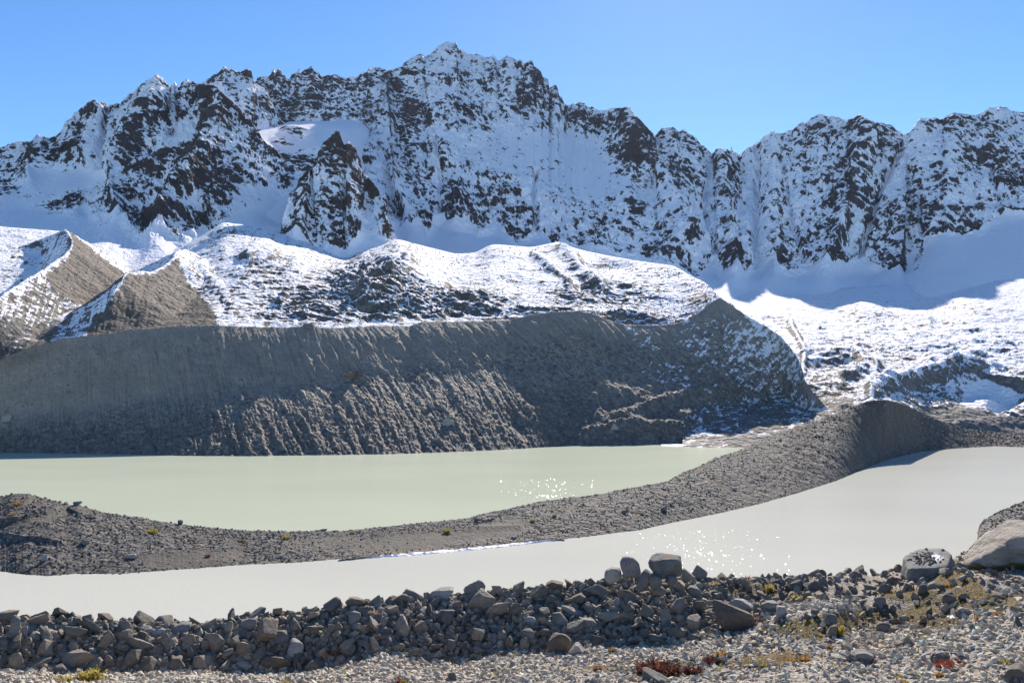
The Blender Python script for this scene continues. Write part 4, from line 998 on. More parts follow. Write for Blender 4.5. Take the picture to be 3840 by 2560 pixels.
rubble("gravel", q, px_size(q, powr(rng, len(q), 2.4, 9, 3.2)), M_RUB_FAR, 1, 8, flat=.5, label="dark stones poking out of the snow on the moraine hills")

# ---- foreground scree
MOSSY = [(3600, 2190, 120, 60, 20, 1.0), (3420, 2230, 140, 26, 0, .9), (3480, 2330, 170, 40, 0, .8), (3250, 2310, 100, 30, 0, .8), (3080, 2370, 110, 30, 0, .9), (2900, 2470, 200, 34, -6, .8), (3750, 2250, 130, 40, 0, .9), (3100, 2340, 260, 50, -5, .9), (3560, 2270, 260, 40, -8, .85), (2850, 2210, 160, 30, 0, .7), (2350, 2500, 300, 22, -3, .6)]
def moss_at(u, v): return blobs(u, v, 0, MOSSY)
def heap_weight(u, v):
    return np.interp(u, [-60, 1050, 1250, 1500, 2600, 2800, 3000, 3300, 3900], [1, 1, .9, .95, 1, .6, .3, .25, .25])
q = scatter(FG, 37, 121, 8500, rng, lambda u, v: heap_weight(u, v) * (1 - .6 * moss_at(u, v)))
rubble("rubble", q + np.array([0, 0, .02]), px_size(q, powr(rng, len(q), 9, 52, 1.9)), M_RUB_FG, 2, 21, label="small broken stones filling the gaps of the rubble bank")
q = scatter(FG, 112, 190, 30000, rng, lambda u, v: 1 - .85 * moss_at(u, v))
rubble("scree", q, px_size(q, powr(rng, len(q), 5, 40, 2.6)), M_SCREE, 1, 22, flat=1.0, label="flat sunlit scree chips covering the near slope", kinds=("slab", "angular", "slab", "block"))

# ---- foreground: where a picture point meets the ground
FG_U, FG_V = uv_of(FG)
FG_VM = np.maximum.accumulate(FG_V[40:], axis=0)
def fg_dist(u, v):
    j = int(np.clip((u + 500) / 3.0, 0, FG.shape[1] - 1))
    r = np.interp(v, FG_VM[:, j], np.arange(FG_VM.shape[0]))
    i = int(min(r, FG_VM.shape[0] - 2)); a = r - i
    p = FG[40 + i, j] * (1 - a) + FG[41 + i, j] * a
    return float(np.hypot(p[0], p[1])), p

def outline_stone(rng, pts, depth, sub=4, p=22, taper=.25, rough=1.0):
    """stone whose outline seen from the front is the convex polygon pts (x right, z up, metres), with real depth"""
    pts = np.array(pts, float)
    d, f = ICO[sub]
    half = (pts.max(0) - pts.min(0)) / 2
    S = np.array([half[0], depth / 2, half[1]])
    pl_, of_ = [], []
    area = 0.5 * np.sum(pts[:, 0] * np.roll(pts[:, 1], -1) - np.roll(pts[:, 0], -1) * pts[:, 1])
    if area < 0: pts = pts[::-1]
    for i in range(len(pts)):
        a, b = pts[i] / half, pts[(i + 1) % len(pts)] / half
        e = b - a; n2 = np.array([e[1], -e[0]]); n2 /= np.linalg.norm(n2) + 1e-9
        t = rng.uniform(-taper, taper)
        n3 = np.array([n2[0], t, n2[1]]); n3 /= np.linalg.norm(n3)
        pl_.append(n3); of_.append(max(.08, (n2 @ a)) * (1 / math.sqrt(1 + t * t)))
    for sgn in (-1, 1):
        for _ in range(3):
            n3 = np.array([rng.normal(0, .35), sgn, rng.normal(0.1, .35)]); n3 /= np.linalg.norm(n3)
            pl_.append(n3); of_.append(rng.uniform(.75, 1.0))
    r = polyhedron(d, np.array(pl_), np.array(of_), p)
    s = rng.uniform(0, 50)
    r = r * (1 + rough * (.06 * fbm(d[:, 0] * 2 + s, d[:, 1] * 2, d[:, 2] * 2, 3) + .03 * ridged(d[:, 0] * 3 + s, d[:, 1] * 3, d[:, 2] * 5, 4) + .012 * fbm(d[:, 0] * 16 + s, d[:, 1] * 16, d[:, 2] * 16, 3)))
    V = d * r[:, None] * S
    V = (V - (V.max(0) + V.min(0)) / 2) / (V.max(0) - V.min(0)) * S * 2
    return V, f

def plane_stone(rng, size, planes, sub=5, p=30, rough=1.0):
    """stone from explicit face directions; size = (width, depth, height) in metres"""
    d, f = ICO[sub]
    n = np.array([q[:3] for q in planes], float); o_ = np.array([q[3] for q in planes], float)
    n /= np.linalg.norm(n, axis=1)[:, None]
    r = polyhedron(d, n, o_, p); s = rng.uniform(0, 50)
    r = r * (1 + rough * (.05 * fbm(d[:, 0] * 2 + s, d[:, 1] * 2, d[:, 2] * 2, 3) + .03 * ridged(d[:, 0] * 3 + s, d[:, 1] * 3, d[:, 2] * 5, 4) + .01 * fbm(d[:, 0] * 16 + s, d[:, 1] * 16, d[:, 2] * 16, 3)))
    V = d * r[:, None]
    V = (V - (V.max(0) + V.min(0)) / 2) / (V.max(0) - V.min(0)) * np.array(size)
    return V, f

def hero_mat(name, dark, light, extra, scale=1.0):
    t = NT(name); p = t.obj()
    n1 = t.noise(p, 2.2 * scale, 5, .62); n2 = t.noise(t.scale(p, (1, 1, 4.0)), 4.0 * scale, 6, .7, .8); n3 = t.noise(p, 30 * scale, 4, .65)
    col = t.mix(t.rng(n1, .32, .68), dark, light)
    col = t.mix(t.math('MULTIPLY', t.rng(n2, .5, .7), .55), col, t.mix(.5, col, (.045, .04, .036)))
    col = t.mix(t.math('MULTIPLY', t.rng(n3, .5, .75), .4), col, t.mix(.5, col, (.5, .47, .43)))
    ml = t.rng(t.math('ADD', t.attr("mark"), t.math('MULTIPLY', t.math('SUBTRACT', n2, .5), 1.1)), .45, .6)
    col = t.mix(ml, col, extra)
    sn = t.rng(t.math('ADD', t.attr("snow"), t.math('MULTIPLY', t.math('SUBTRACT', n2, .5), .8)), .5, .56)
    col = t.mix(sn, col, SNOW)
    h = t.math('ADD', n1, t.math('ADD', n2, t.math('MULTIPLY', n3, .25)))
    return t.out(col, .88, .2, t.bump(h, .75, .10 / scale))
HM_GREY = hero_mat("boulder_grey", (0.17, 0.162, 0.15), (0.29, 0.272, 0.245), (0.16, 0.12, 0.045))
HM_DARK = hero_mat("boulder_dark", (0.11, 0.106, 0.10), (0.20, 0.19, 0.176), (0.30, 0.085, 0.03), 1.5)
HM_WARM = hero_mat("boulder_warm", (0.25, 0.22, 0.185), (0.42, 0.365, 0.305), (0.115, 0.085, 0.03), .45)
HM_BROWN = hero_mat("boulder_brown", (0.11, 0.085, 0.066), (0.20, 0.158, 0.12), (0.05, 0.035, 0.03), 1.3)
HM_PALE = hero_mat("boulder_pale", (0.28, 0.262, 0.238), (0.42, 0.395, 0.355), (0.2, 0.17, 0.08), 1.3)

HEROES = []
def hero(name, poly, mat, label, depth=.8, push=.35, ground_v=None, mark=None, snow=None, p=22, sub=4, cat="rock", seed=None, rough=1.0, dist=None, planes=None):
    """a boulder from its outline in the picture, standing at the distance of the ground below it"""
    poly = np.array(poly, float)
    r_ = np.random.RandomState(len(HEROES) * 7 + 3 if seed is None else seed)
    u0, v0 = poly.min(0); u1, v1 = poly.max(0)
    um, vm = (u0 + u1) / 2, (v0 + v1) / 2
    d = dist if dist else fg_dist(um, v1 if ground_v is None else ground_v)[0]
    w = (u1 - u0) / F * d
    dep = w * depth
    d = d + dep * push
    c = at(um, vm, d)
    ca_ = 1 / math.hypot(1, (um - RES_U / 2) / F)
    kx_, k = d / F * ca_ * ca_, d / F * ca_
    pts = np.stack([(poly[:, 0] - um) * kx_, (vm - poly[:, 1]) * k], -1)
    if planes: V, f = plane_stone(r_, ((u1 - u0) * kx_, dep, (v1 - v0) * k), planes, sub, p, rough)
    else: V, f = outline_stone(r_, pts, dep, sub, p, rough=rough)
    az = math.atan2(c[0], c[1])
    hz_ = V[:, 2] / (np.abs(V[:, 2]).max() + 1e-9); hx_ = V[:, 0] / (np.abs(V[:, 0]).max() + 1e-9)
    at_ = {"mark": np.zeros(len(V)) if mark is None else mark(hx_, V[:, 1], hz_), "snow": np.zeros(len(V)) if snow is None else snow(hx_, V[:, 1], hz_)}
    o = link(name, mesh_from(name, V, f, mat, at_, smooth=True))
    o.location = c; o.rotation_euler = (0, 0, -az)
    tag(o, label, cat)
    HEROES.append((um, vm, u1 - u0, v1 - v0, o))
    return o

def box(u0, v0, u1, v1, k=0):
    """slightly irregular six or seven sided outline filling a box"""
    r_ = np.random.RandomState(int(u0 * 3 + v0 + k))
    w, h = u1 - u0, v1 - v0
    a = r_.uniform(.12, .4, 4); b = r_.uniform(.1, .42, 4)
    return [(u0 + a[0] * w, v0), (u1 - a[1] * w, v0 + r_.uniform(0, .08) * h), (u1, v0 + b[0] * h), (u1, v1 - b[1] * h), (u1 - a[2] * w, v1), (u0 + a[3] * w, v1), (u0, v1 - b[2] * h), (u0, v0 + b[3] * h)]

big = hero("boulder", [(3602,2120),(3625,2095),(3673,2060),(3715,2010),(3778,1968),(3840,1957),(3930,1975),(4010,2040),(4030,2110),(3990,2150),(3840,2146),(3720,2142),(3656,2122)], HM_WARM, "huge tan and grey boulder cut by the right edge of the picture", depth=.75, push=.3, ground_v=2135, sub=5, cat="boulder",
     mark=lambda x, y, z: .75 * np.exp(-((z + .55 - .25 * x) / .35) ** 2), p=14, rough=1.9)
flat = hero("boulder", [(3377,2066),(3598,2066),(3598,2168),(3377,2168)], HM_GREY, "large flat topped grey boulder with snow and rubble lying on top", depth=.95, push=.35, ground_v=2164, cat="boulder",
     planes=[(-.15, -.30, 1, .42), (0, -1, -.10, .85), (.25, -.9, .05, .95), (-1, -.25, .1, .95), (1, -.3, .35, .9), (.8, .5, .2, .95), (0, 1, .1, .9), (0, 0, -1, .5), (-.7, .6, .2, .95)], p=26, rough=.8,
     snow=lambda x, y, z: np.where(z > .05, .62 - 2.2 * np.hypot(x - .22, .8 * (y + .1)) ** 2, 0), sub=5)
# rubble lying on the flat boulder
fm = np.array([v.co[:] for v in flat.data.vertices]); fe = fm.max(0)
rr_ = np.random.RandomState(12)
tp = fm[(fm[:, 2] > .1 * fe[2]) & (np.abs(fm[:, 0] + .1) < .6 * fe[0]) & (np.abs(fm[:, 1]) < .7 * fe[1])]
tp = tp[rr_.choice(len(tp), min(90, len(tp)), False)]
ca, sa = math.cos(flat.rotation_euler[2]), math.sin(flat.rotation_euler[2])
tw = np.stack([tp[:, 0] * ca - tp[:, 1] * sa, tp[:, 0] * sa + tp[:, 1] * ca, tp[:, 2]], -1) + np.array(flat.location[:])
rubble("rubble", tw, rr_.uniform(.04, .16, len(tw)), M_RUB_FG, 2, 31, flat=1.0, label="broken stones lying on the flat topped boulder")
slab = hero("boulder", [(2673,2256),(2682,2251),(2745,2272),(2816,2298),(2830,2325),(2834,2346),(2806,2374),(2770,2380),(2722,2372),(2695,2330)], HM_BROWN, "big leaning triangular brown slab at the end of the rubble bank", depth=.55, push=.25, ground_v=2374, cat="boulder", mark=None, sub=5)
hero("boulder", [(2728,2264),(2762,2242),(2790,2244),(2822,2268),(2831,2284),(2812,2298),(2770,2300),(2735,2285)], HM_PALE, "pale angular boulder just behind the leaning triangular slab", depth=.8, ground_v=2300, cat="boulder")
blk = hero("boulder", [(2432,2100),(2440,2090),(2480,2088),(2510,2080),(2540,2084),(2552,2096),(2558,2130),(2556,2150),(2520,2160),(2450,2158),(2430,2135)], HM_DARK, "squat block shaped boulder with rust orange lichen crowning the rock pile", depth=.8, push=.1, dist=21.4, cat="boulder",
     mark=lambda x, y, z: np.clip(.62 - 1.6 * np.hypot(.8 * (x - .25), z - .95), 0, 1), sub=5)
stand = hero("boulder", [(2325,2105),(2334,2090),(2352,2086),(2378,2092),(2397,2110),(2402,2135),(2400,2160),(2340,2160),(2326,2130)], HM_GREY, "upright rounded grey boulder with small red paint marks on the rock pile", depth=.7, push=.1, dist=21.4, cat="boulder", p=12)
r_ = stand.data.vertices
for k_, (fx, fz) in enumerate(((-.35, .35), (-.12, .42))):
    V_ = np.array([v.co[:] for v in r_]); ext = V_.max(0)
    fr_ = V_[V_[:, 1] < 0]; j_ = np.argmin((fr_[:, 0] - fx * ext[0]) ** 2 + (fr_[:, 2] - fz * ext[2]) ** 2)
    d_, f_ = ICO[2]
    pm = NT("red_paint"); pm.out((0.35, 0.04, 0.025), .7)
    o = link("paint_mark", mesh_from("paint_mark", d_ * np.array([.013, .008, .03]), f_, pm.m), stand)
    o.location = fr_[j_]
hero("rock", [(2266,2160),(2275,2138),(2295,2127),(2318,2130),(2330,2150),(2328,2176),(2290,2184),(2268,2178)], HM_PALE, "pale streaked rock at the left shoulder of the rock pile", dist=21.3, push=.1)
hero("rock", [(2386,2190),(2396,2160),(2415,2135),(2432,2140),(2438,2170),(2428,2205),(2410,2216),(2390,2205)], HM_DARK, "dark tilted rock wedged under the lichen capped block", dist=21.0, push=.1)
hero("rock", box(2430,2154,2482,2206), HM_DARK, "rounded dark rock directly under the lichen capped block", dist=21.0, push=.1)
hero("rock", box(2497,2156,2538,2196), HM_DARK, "dark rock under the right end of the lichen capped block", dist=21.1, push=.1)
hero("rock", [(2556,2140),(2566,2130),(2582,2144),(2606,2164),(2600,2172),(2560,2168)], HM_GREY, "thin tilted slab leaning behind the lichen capped block", dist=22.0, push=.1)
hero("rock", box(2578,2196,2634,2252), HM_GREY, "smooth grey slab right of the rock pile", ground_v=2250)
hero("rock", box(2853,2254,2922,2298), HM_GREY, "low grey rock half buried right of the pale angular boulder", ground_v=2298)
hero("rock", box(2910,2272,2952,2324), HM_PALE, "pointed pale grey rock standing alone right of the triangular slab", ground_v=2322)
hero("rock", [(2052,2420),(2060,2386),(2085,2370),(2120,2374),(2142,2392),(2146,2425),(2120,2455),(2080,2462),(2058,2445)], HM_BROWN, "brown rounded boulder at the foot of the rubble bank", ground_v=2458, cat="boulder")
hero("rock", [(2105,2273),(2112,2270),(2184,2298),(2182,2314),(2158,2316),(2108,2286)], HM_WARM, "long plank shaped yellowish stone lying across the rubble", ground_v=2312, depth=.35)
hero("rock", [(2065,2330),(2072,2298),(2100,2294),(2130,2325),(2140,2350),(2110,2356),(2080,2348)], HM_GREY, "grey block below the plank shaped stone", ground_v=2352)
hero("rock", box(2163,2318,2240,2362), HM_GREY, "wide grey block right of and below the plank shaped stone", ground_v=2360)
hero("rock", [(1600,2254),(1614,2224),(1640,2206),(1700,2202),(1696,2226),(1670,2250),(1640,2256)], HM_PALE, "large pale slab tilted on the crest of the rubble bank", ground_v=2254, depth=.6)
hero("rock", [(2132,2450),(2160,2412),(2172,2412),(2197,2446),(2190,2460),(2140,2460)], HM_PALE, "pale pyramid shaped rock beside the brown rounded boulder", ground_v=2458)
hero("rock", [(2041,2208),(2048,2190),(2072,2178),(2112,2186),(2106,2206),(2060,2214)], HM_BROWN, "brown slab on the crest left of the rock pile", dist=21.6, push=.1)
hero("rock", box(1963,2310,2014,2344), HM_PALE, "pale smooth rock perched in the middle of the rubble bank", ground_v=2342)
hero("rock", box(1862,2360,1900,2408), HM_GREY, "square grey rock beside a snow patch in the rubble bank", ground_v=2406)
hero("rock", box(1954,2356,2004,2418), HM_GREY, "greenish grey split rock leaning left of the brown boulder", ground_v=2416)
hero("rock", [(1075,2460),(1082,2412),(1100,2398),(1125,2402),(1140,2420),(1132,2440),(1112,2470),(1090,2478)], HM_PALE, "largest pale angular rock in the shaded rubble bank", ground_v=2474)
hero("rock", [(976,2464),(990,2452),(1040,2458),(1083,2470),(1080,2490),(1050,2514),(1020,2518),(995,2495)], HM_BROWN, "wide dark wedge shaped rock at the foot of the bank", ground_v=2516)
hero("rock", box(1023,2362,1089,2426), HM_DARK, "dark cracked boulder above the wide wedge shaped rock", ground_v=2424)
hero("rock", [(930,2316),(945,2300),(985,2276),(998,2280),(990,2298),(960,2316),(940,2322)], HM_DARK, "long dark slab lying tilted along the wall crest", ground_v=2318)
hero("rock", [(891,2350),(905,2326),(930,2316),(962,2322),(960,2345),(940,2370),(915,2372)], HM_GREY, "broad triangular grey rock under the long dark crest slab", ground_v=2370)
hero("rock", box(884,2476,934,2522), HM_PALE, "pale square block at the bottom of the rubble wall", ground_v=2520)
hero("rock", [(1456,2266),(1475,2244),(1515,2224),(1530,2228),(1536,2248),(1500,2262),(1470,2272)], HM_BROWN, "long brown slab pitched on the crest above the dry tufts", ground_v=2268)
hero("rock", box(1306,2292,1352,2354), HM_GREY, "upright grey rock below the crest in the middle of the bank", ground_v=2352)
hero("rock", [(36,2398),(34,2360),(42,2316),(60,2308),(76,2316),(76,2350),(62,2398),(48,2406)], HM_GREY, "tall upright stone near the left end of the rubble wall", ground_v=2402, depth=.7)
hero("rock", box(446,2326,492,2384), HM_GREY, "square grey block set in the top of the rubble wall", ground_v=2382)
hero("rock", [(626,2370),(650,2345),(690,2334),(720,2342),(716,2360),(680,2380),(640,2382)], HM_GREY, "broad grey rock under the top of the wall, right of the square block", ground_v=2380)
hero("rock", box(556,2352,624,2386), HM_PALE, "pale flat rock under the upper edge of the rubble wall", ground_v=2384)
hero("rock", [(200,2520),(206,2496),(235,2490),(272,2515),(268,2532),(215,2532)], HM_DARK, "dark flat faced rock at the foot of the left wall", ground_v=2530)
hero("rock", box(300,2426,370,2462), HM_DARK, "dark lens shaped rock in the middle of the left wall", ground_v=2460)
hero("rock", [(82,2400),(88,2394),(142,2380),(145,2388),(120,2402),(86,2408)], HM_GREY, "thin slab slanting beside the tall upright stone", ground_v=2406, depth=.6)
hero("rock", box(3280,2234,3323,2278), HM_GREY, "smooth egg shaped grey rock above the mossy ledge", ground_v=2276, p=9)
hero("rock", [(3318,2190),(3330,2165),(3345,2159),(3358,2165),(3360,2184),(3335,2192)], HM_BROWN, "small pointed brown rock left of the flat topped boulder", ground_v=2190)
hero("rock", box(3528,2226,3586,2272), HM_BROWN, "brown rock sitting in the moss below the flat topped boulder", ground_v=2270)
hero("rock", box(3286,2332,3340,2378), HM_DARK, "dark rounded rock in the shaded hollow of the mossy ledge", ground_v=2376, p=10)
hero("rock", box(3097,2300,3140,2352), HM_DARK, "dark rounded rock on the turf right of the rubble bank", ground_v=2350, p=10)
hero("rock", [(3185,2478),(3205,2446),(3240,2438),(3275,2452),(3262,2468),(3215,2484)], HM_GREY, "flat dark grey slab lying on the sunlit scree", ground_v=2480)
hero("rock", [(2408,2560),(2414,2510),(2430,2514),(2500,2548),(2510,2562),(2450,2580)], HM_DARK, "dark tilted slab at the bottom edge below the heather", ground_v=2562)
hero("rock", [(3498,2466),(3512,2446),(3540,2440),(3552,2456),(3540,2468)], HM_GREY, "small wedge of grey rock alone on the bright scree", ground_v=2468)
hero("rock", box(3590,2275,3632,2302), HM_PALE, "pale round rock in the mossy hollow below the big boulder", ground_v=2302, p=9)
hero("rock", box(1680,2520,1712,2562), HM_DARK, "thin dark stone standing on edge at the bottom of the picture", ground_v=2560, depth=.5)
hero("rock", [(3760,2540),(3790,2500),(3830,2492),(3860,2510),(3860,2560),(3780,2562)], HM_BROWN, "brown rock in the bottom right corner", ground_v=2560)

# ---- the many plain rocks of the rubble bank: individual objects
PROTO = [mesh_from("rock", stone_shape(np.random.RandomState(100 + i), 4, ("angular", "block", "angular", "slab", "angular", "block")[i % 6]), ICO[4][1], M_ROCK, smooth=True) for i in range(36)]
rng = np.random.RandomState(5)
taken = [(h[0], h[1], .5 * (h[2] + h[3])) for h in HEROES]
GROUPS = [(-80, 560, "rocks of the rubble wall's left end", "plain grey rock among many stacked in the rubble wall's left end"),
          (560, 1060, "rocks of the rubble wall's middle", "plain grey rock among many stacked in the middle of the rubble wall"),
          (1060, 1750, "rocks of the earthy bank", "plain grey rock among many lying in the earthy middle part of the bank"),
          (1750, 2660, "rocks under the rock pile", "plain grey rock among many heaped below the lichen capped rock pile"),
          (2660, 3920, "rocks on the right slope", "plain grey rock among many strewn over the slope right of the slab")]
placed = 0
def put_rock(u, v, s, q, nrm, rgen):
    global placed
    o = bpy.data.objects.new("rock", PROTO[rgen.randint(0, len(PROTO))])
    COL.objects.link(o)
    w = s * math.hypot(q[0], q[1]) / F / 2
    o.scale = (w, w * rgen.uniform(.8, 1.1), w * rgen.uniform(.8, 1.1))
    o.rotation_euler = (rgen.normal(0, .5), rgen.normal(0, .5), rgen.uniform(0, 6.28)) if rgen.rand() < .7 else tuple(rgen.uniform(0, 6.28, 3))
    o.location = q + nrm * w * .36
    for a, b, g, l in GROUPS:
        if a <= u < b: tag(o, l, "rock", g)
    taken.append((u, v, s)); placed += 1
sizes = sorted(list(28 + 66 * rng.uniform(0, 1, 3200) ** 2.3), reverse=True)
ZONES = [(-60, 1050, 1.0), (1050, 1750, .55), (1750, 2640, .85), (2640, 3860, .28)]
for s in sizes:
    if placed >= 244: break
    zi = rng.choice(4, p=[.40, .18, .34, .08]); a, b, _ = ZONES[zi]
    u = rng.uniform(a, b); r = rng.uniform(36, 119)
    if zi == 3: r = rng.uniform(40, 150); s = s * .72
    if zi == 1: s = s * .85
    q = pick(FG, np.array([r]), np.array([(u + 500) / 3.0]))
    uu, vv = uv_of(q); uu, vv = float(uu[0]), float(vv[0])
    if vv > 2560 or uu < -50 or uu > 3880: continue
    if any(abs(uu - t[0]) < .4 * (s + t[2]) and (uu - t[0]) ** 2 + (1.25 * (vv - t[1])) ** 2 < (.37 * (s + t[2])) ** 2 for t in taken): continue
    nrm = pick(FG_N, np.array([r]), np.array([(u + 500) / 3.0]))[0]
    put_rock(uu, vv, s, q[0], nrm, rng)

# ---- boulders far off: on the spit and on the moraine bank
def far_rock(name, grid, u, v, w, h, mat, label, seed, cat="boulder"):
    U_, V_ = uv_of(grid)
    k = np.argmin((U_ - u) ** 2 + (V_ - v) ** 2); p = grid.reshape(-1, 3)[k]
    d = math.hypot(p[0], p[1])
    r_ = np.random.RandomState(seed)
    Vv = stone_shape(r_, 3, "angular"); Vv = Vv / np.abs(Vv).max(0) * np.array([w, .8 * w, h]) * d / F / 2
    o = link(name, mesh_from(name, Vv, ICO[3][1], mat, {"mark": np.zeros(len(Vv)), "snow": np.zeros(len(Vv))}, smooth=False))
    o.location = p + np.array([0, 0, .25 * h * d / F]); o.rotation_euler = (0, 0, -math.atan2(p[0], p[1]))
    tag(o, label, cat)
for i, (g, u, v, w, h, m, l) in enumerate([
    (BANK, 1315, 1415, 58, 34, HM_BROWN, "dark boulder stuck high in the moraine bank below a pale streak"),
    (BANK, 1676, 1588, 56, 34, HM_PALE, "large pale boulder low on the moraine bank"),
    (BANK, 1618, 1525, 24, 22, HM_PALE, "pale boulder just above the large pale one on the bank"),
    (BANK, 1630, 1655, 34, 22, HM_GREY, "grey boulder at the water's edge below the large pale one"),
    (BANK, 2268, 1578, 30, 20, HM_PALE, "pale squarish boulder on the hummocky right part of the bank"),
    (BANK, 2305, 1607, 28, 26, HM_PALE, "pale round boulder right of and below the squarish one"),
    (BANK, 28, 1575, 34, 24, HM_PALE, "pale boulder at the left edge of the moraine bank"),
    (BANK, 1155, 1230, 40, 24, HM_DARK, "dark boulder on the very edge of the moraine bank"),
    (SPIT, 464, 1960, 62, 26, HM_PALE, "flat pale boulder on the left part of the gravel spit"),
    (SPIT, 291, 1888, 28, 16, HM_GREY, "grey boulder on the top of the spit's left mound"),
    (SPIT, 678, 1955, 18, 20, HM_DARK, "dark pointed boulder at the far waterline of the spit"),
    (SPIT, 320, 2040, 28, 22, HM_GREY, "grey boulder in the rubble on the spit's left flank"),
    (SPIT, 170, 2098, 26, 22, HM_PALE, "pale yellowish boulder near the spit's left shoreline"),
    (SPIT, 495, 2092, 34, 20, HM_PALE, "rounded pale boulder beside the sandy cove of the spit"),
    (SPIT, 1210, 1996, 34, 20, HM_DARK, "dark boulder on the narrow neck of the spit"),
    (SPIT, 2490, 1912, 24, 22, HM_DARK, "dark boulder halfway along the dark right part of the spit"),
    (SPIT, 2345, 1925, 28, 18, HM_DARK, "dark boulder right of the small trail on the spit"),
    (SPIT, 2754, 1835, 22, 12, HM_PALE, "pale slab on the flank of the dark spit"),
    (SPIT, 1925, 2018, 20, 14, HM_PALE, "pale stone on the sandy part of the spit"),
    (SPIT, 1371, 2095, 18, 9, HM_DARK, "small dark rock standing in the shallow water off the spit")]):
    far_rock("boulder", g, u, v, w, h, m, l, 300 + i)
# low ring of stones on the spit
P_ring = []
U_, V_ = uv_of(SPIT); k = np.argmin((U_ - 1815) ** 2 + (V_ - 1948) ** 2); pc = SPIT.reshape(-1, 3)[k]
rr_ = np.random.RandomState(8)
for a in np.linspace(-.3, 3.6, 46):
    for _ in range(3): P_ring.append(pc + np.array([2.1 * math.cos(a), -1.5 * math.sin(a), .12]) + rr_.normal(0, .14, 3) * np.array([1, 1, .8]))
P_ring = np.array(P_ring)
o = rubble("stone_shelter", P_ring, rr_.uniform(.25, .55, len(P_ring)), M_RUB_FAR, 1, 9)
o["kind"] = "thing"; tag(o, "low half ring of dark piled stones on the sandy spit", "stone shelter")

# ================================================================== plants
def leaf_mat(name, cols, rough=.75):
    t = NT(name)
    r = t.n("ShaderNodeNewGeometry").outputs["Random Per Island"]
    col = t.ramp(r, [(i / (len(cols) - 1), c) for i, c in enumerate(cols)])
    m = t.out(col, rough, .2)
    tr = t.n("ShaderNodeBsdfTranslucent"); t.put(tr.inputs["Color"], col)
    mx = t.n("ShaderNodeMixShader"); mx.inputs[0].default_value = .4
    t.t.links.new(t.b.outputs[0], mx.inputs[1]); t.t.links.new(tr.outputs[0], mx.inputs[2])
    t.t.links.new(mx.outputs[0], t.t.nodes["Material Output"].inputs["Surface"])
    return m
LM = {"orange": leaf_mat("tuft_orange", [(.34, .17, .04), (.42, .26, .07), (.24, .13, .05), (.40, .30, .13)]),
      "yellow": leaf_mat("tuft_yellow", [(.40, .33, .06), (.48, .40, .09), (.28, .24, .07), (.42, .31, .07)]),
      "rust": leaf_mat("tuft_rust", [(.28, .10, .05), (.38, .2, .10), (.2, .08, .05), (.42, .28, .15)]),
      "green": leaf_mat("tuft_green", [(.22, .24, .04), (.36, .34, .06), (.16, .17, .04)]),
      "red": leaf_mat("leaves_red", [(.28, .03, .025), (.34, .07, .04), (.18, .03, .025), (.22, .10, .05)]),
      "maroon": leaf_mat("heather", [(.10, .03, .03), (.16, .06, .04), (.07, .025, .025), (.2, .12, .06)]),
      "pale": leaf_mat("tuft_pale", [(.45, .35, .22), (.36, .26, .15), (.5, .42, .3)])}

def tuft_mesh(name, w, h, mat, rgen, n=70, bushy=False):
    Vt, Ft = [], []
    for i in range(n):
        a = rgen.uniform(0, 2 * math.pi); rad = w / 2 * math.sqrt(rgen.rand())
        base = np.array([rad * math.cos(a) * .75, rad * math.sin(a) * .6, 0])
        L_ = h * rgen.uniform(.5, 1.05) * (1 - .35 * rad / (w / 2))
        out_ = np.array([math.cos(a), math.sin(a), 0]) * L_ * rgen.uniform(.1, .7) + rgen.normal(0, .08, 3) * L_
        wd = max(.006, h * .07) * rgen.uniform(.7, 1.5)
        side = np.array([-math.sin(a), math.cos(a), 0]) * wd
        if rgen.rand() < .5: side = side[[1, 0, 2]]
        midp = base + out_ * .35 + np.array([0, 0, L_ * .6]); tip = base + out_ + np.array([0, 0, L_])
        k = len(Vt)
        Vt += [base - side, base + side, midp + side * .9, midp - side * .9, tip + side * .3, tip - side * .3]
        Ft += [[k, k + 1, k + 2, k + 3], [k + 3, k + 2, k + 4, k + 5]]
        if bushy:
            for _ in range(5):
                c = base + (tip - base) * rgen.uniform(.35, 1) + rgen.normal(0, .12 * h, 3)
                e = rgen.normal(size=(2, 3)); e /= np.linalg.norm(e, axis=1)[:, None]; e *= h * rgen.uniform(.05, .11)
                k = len(Vt); Vt += [c - e[0], c + e[1], c + e[0], c - e[1]]; Ft += [[k, k + 1, k + 2, k + 3]]
    return mesh_from(name, np.array(Vt), np.array(Ft), mat, smooth=False)

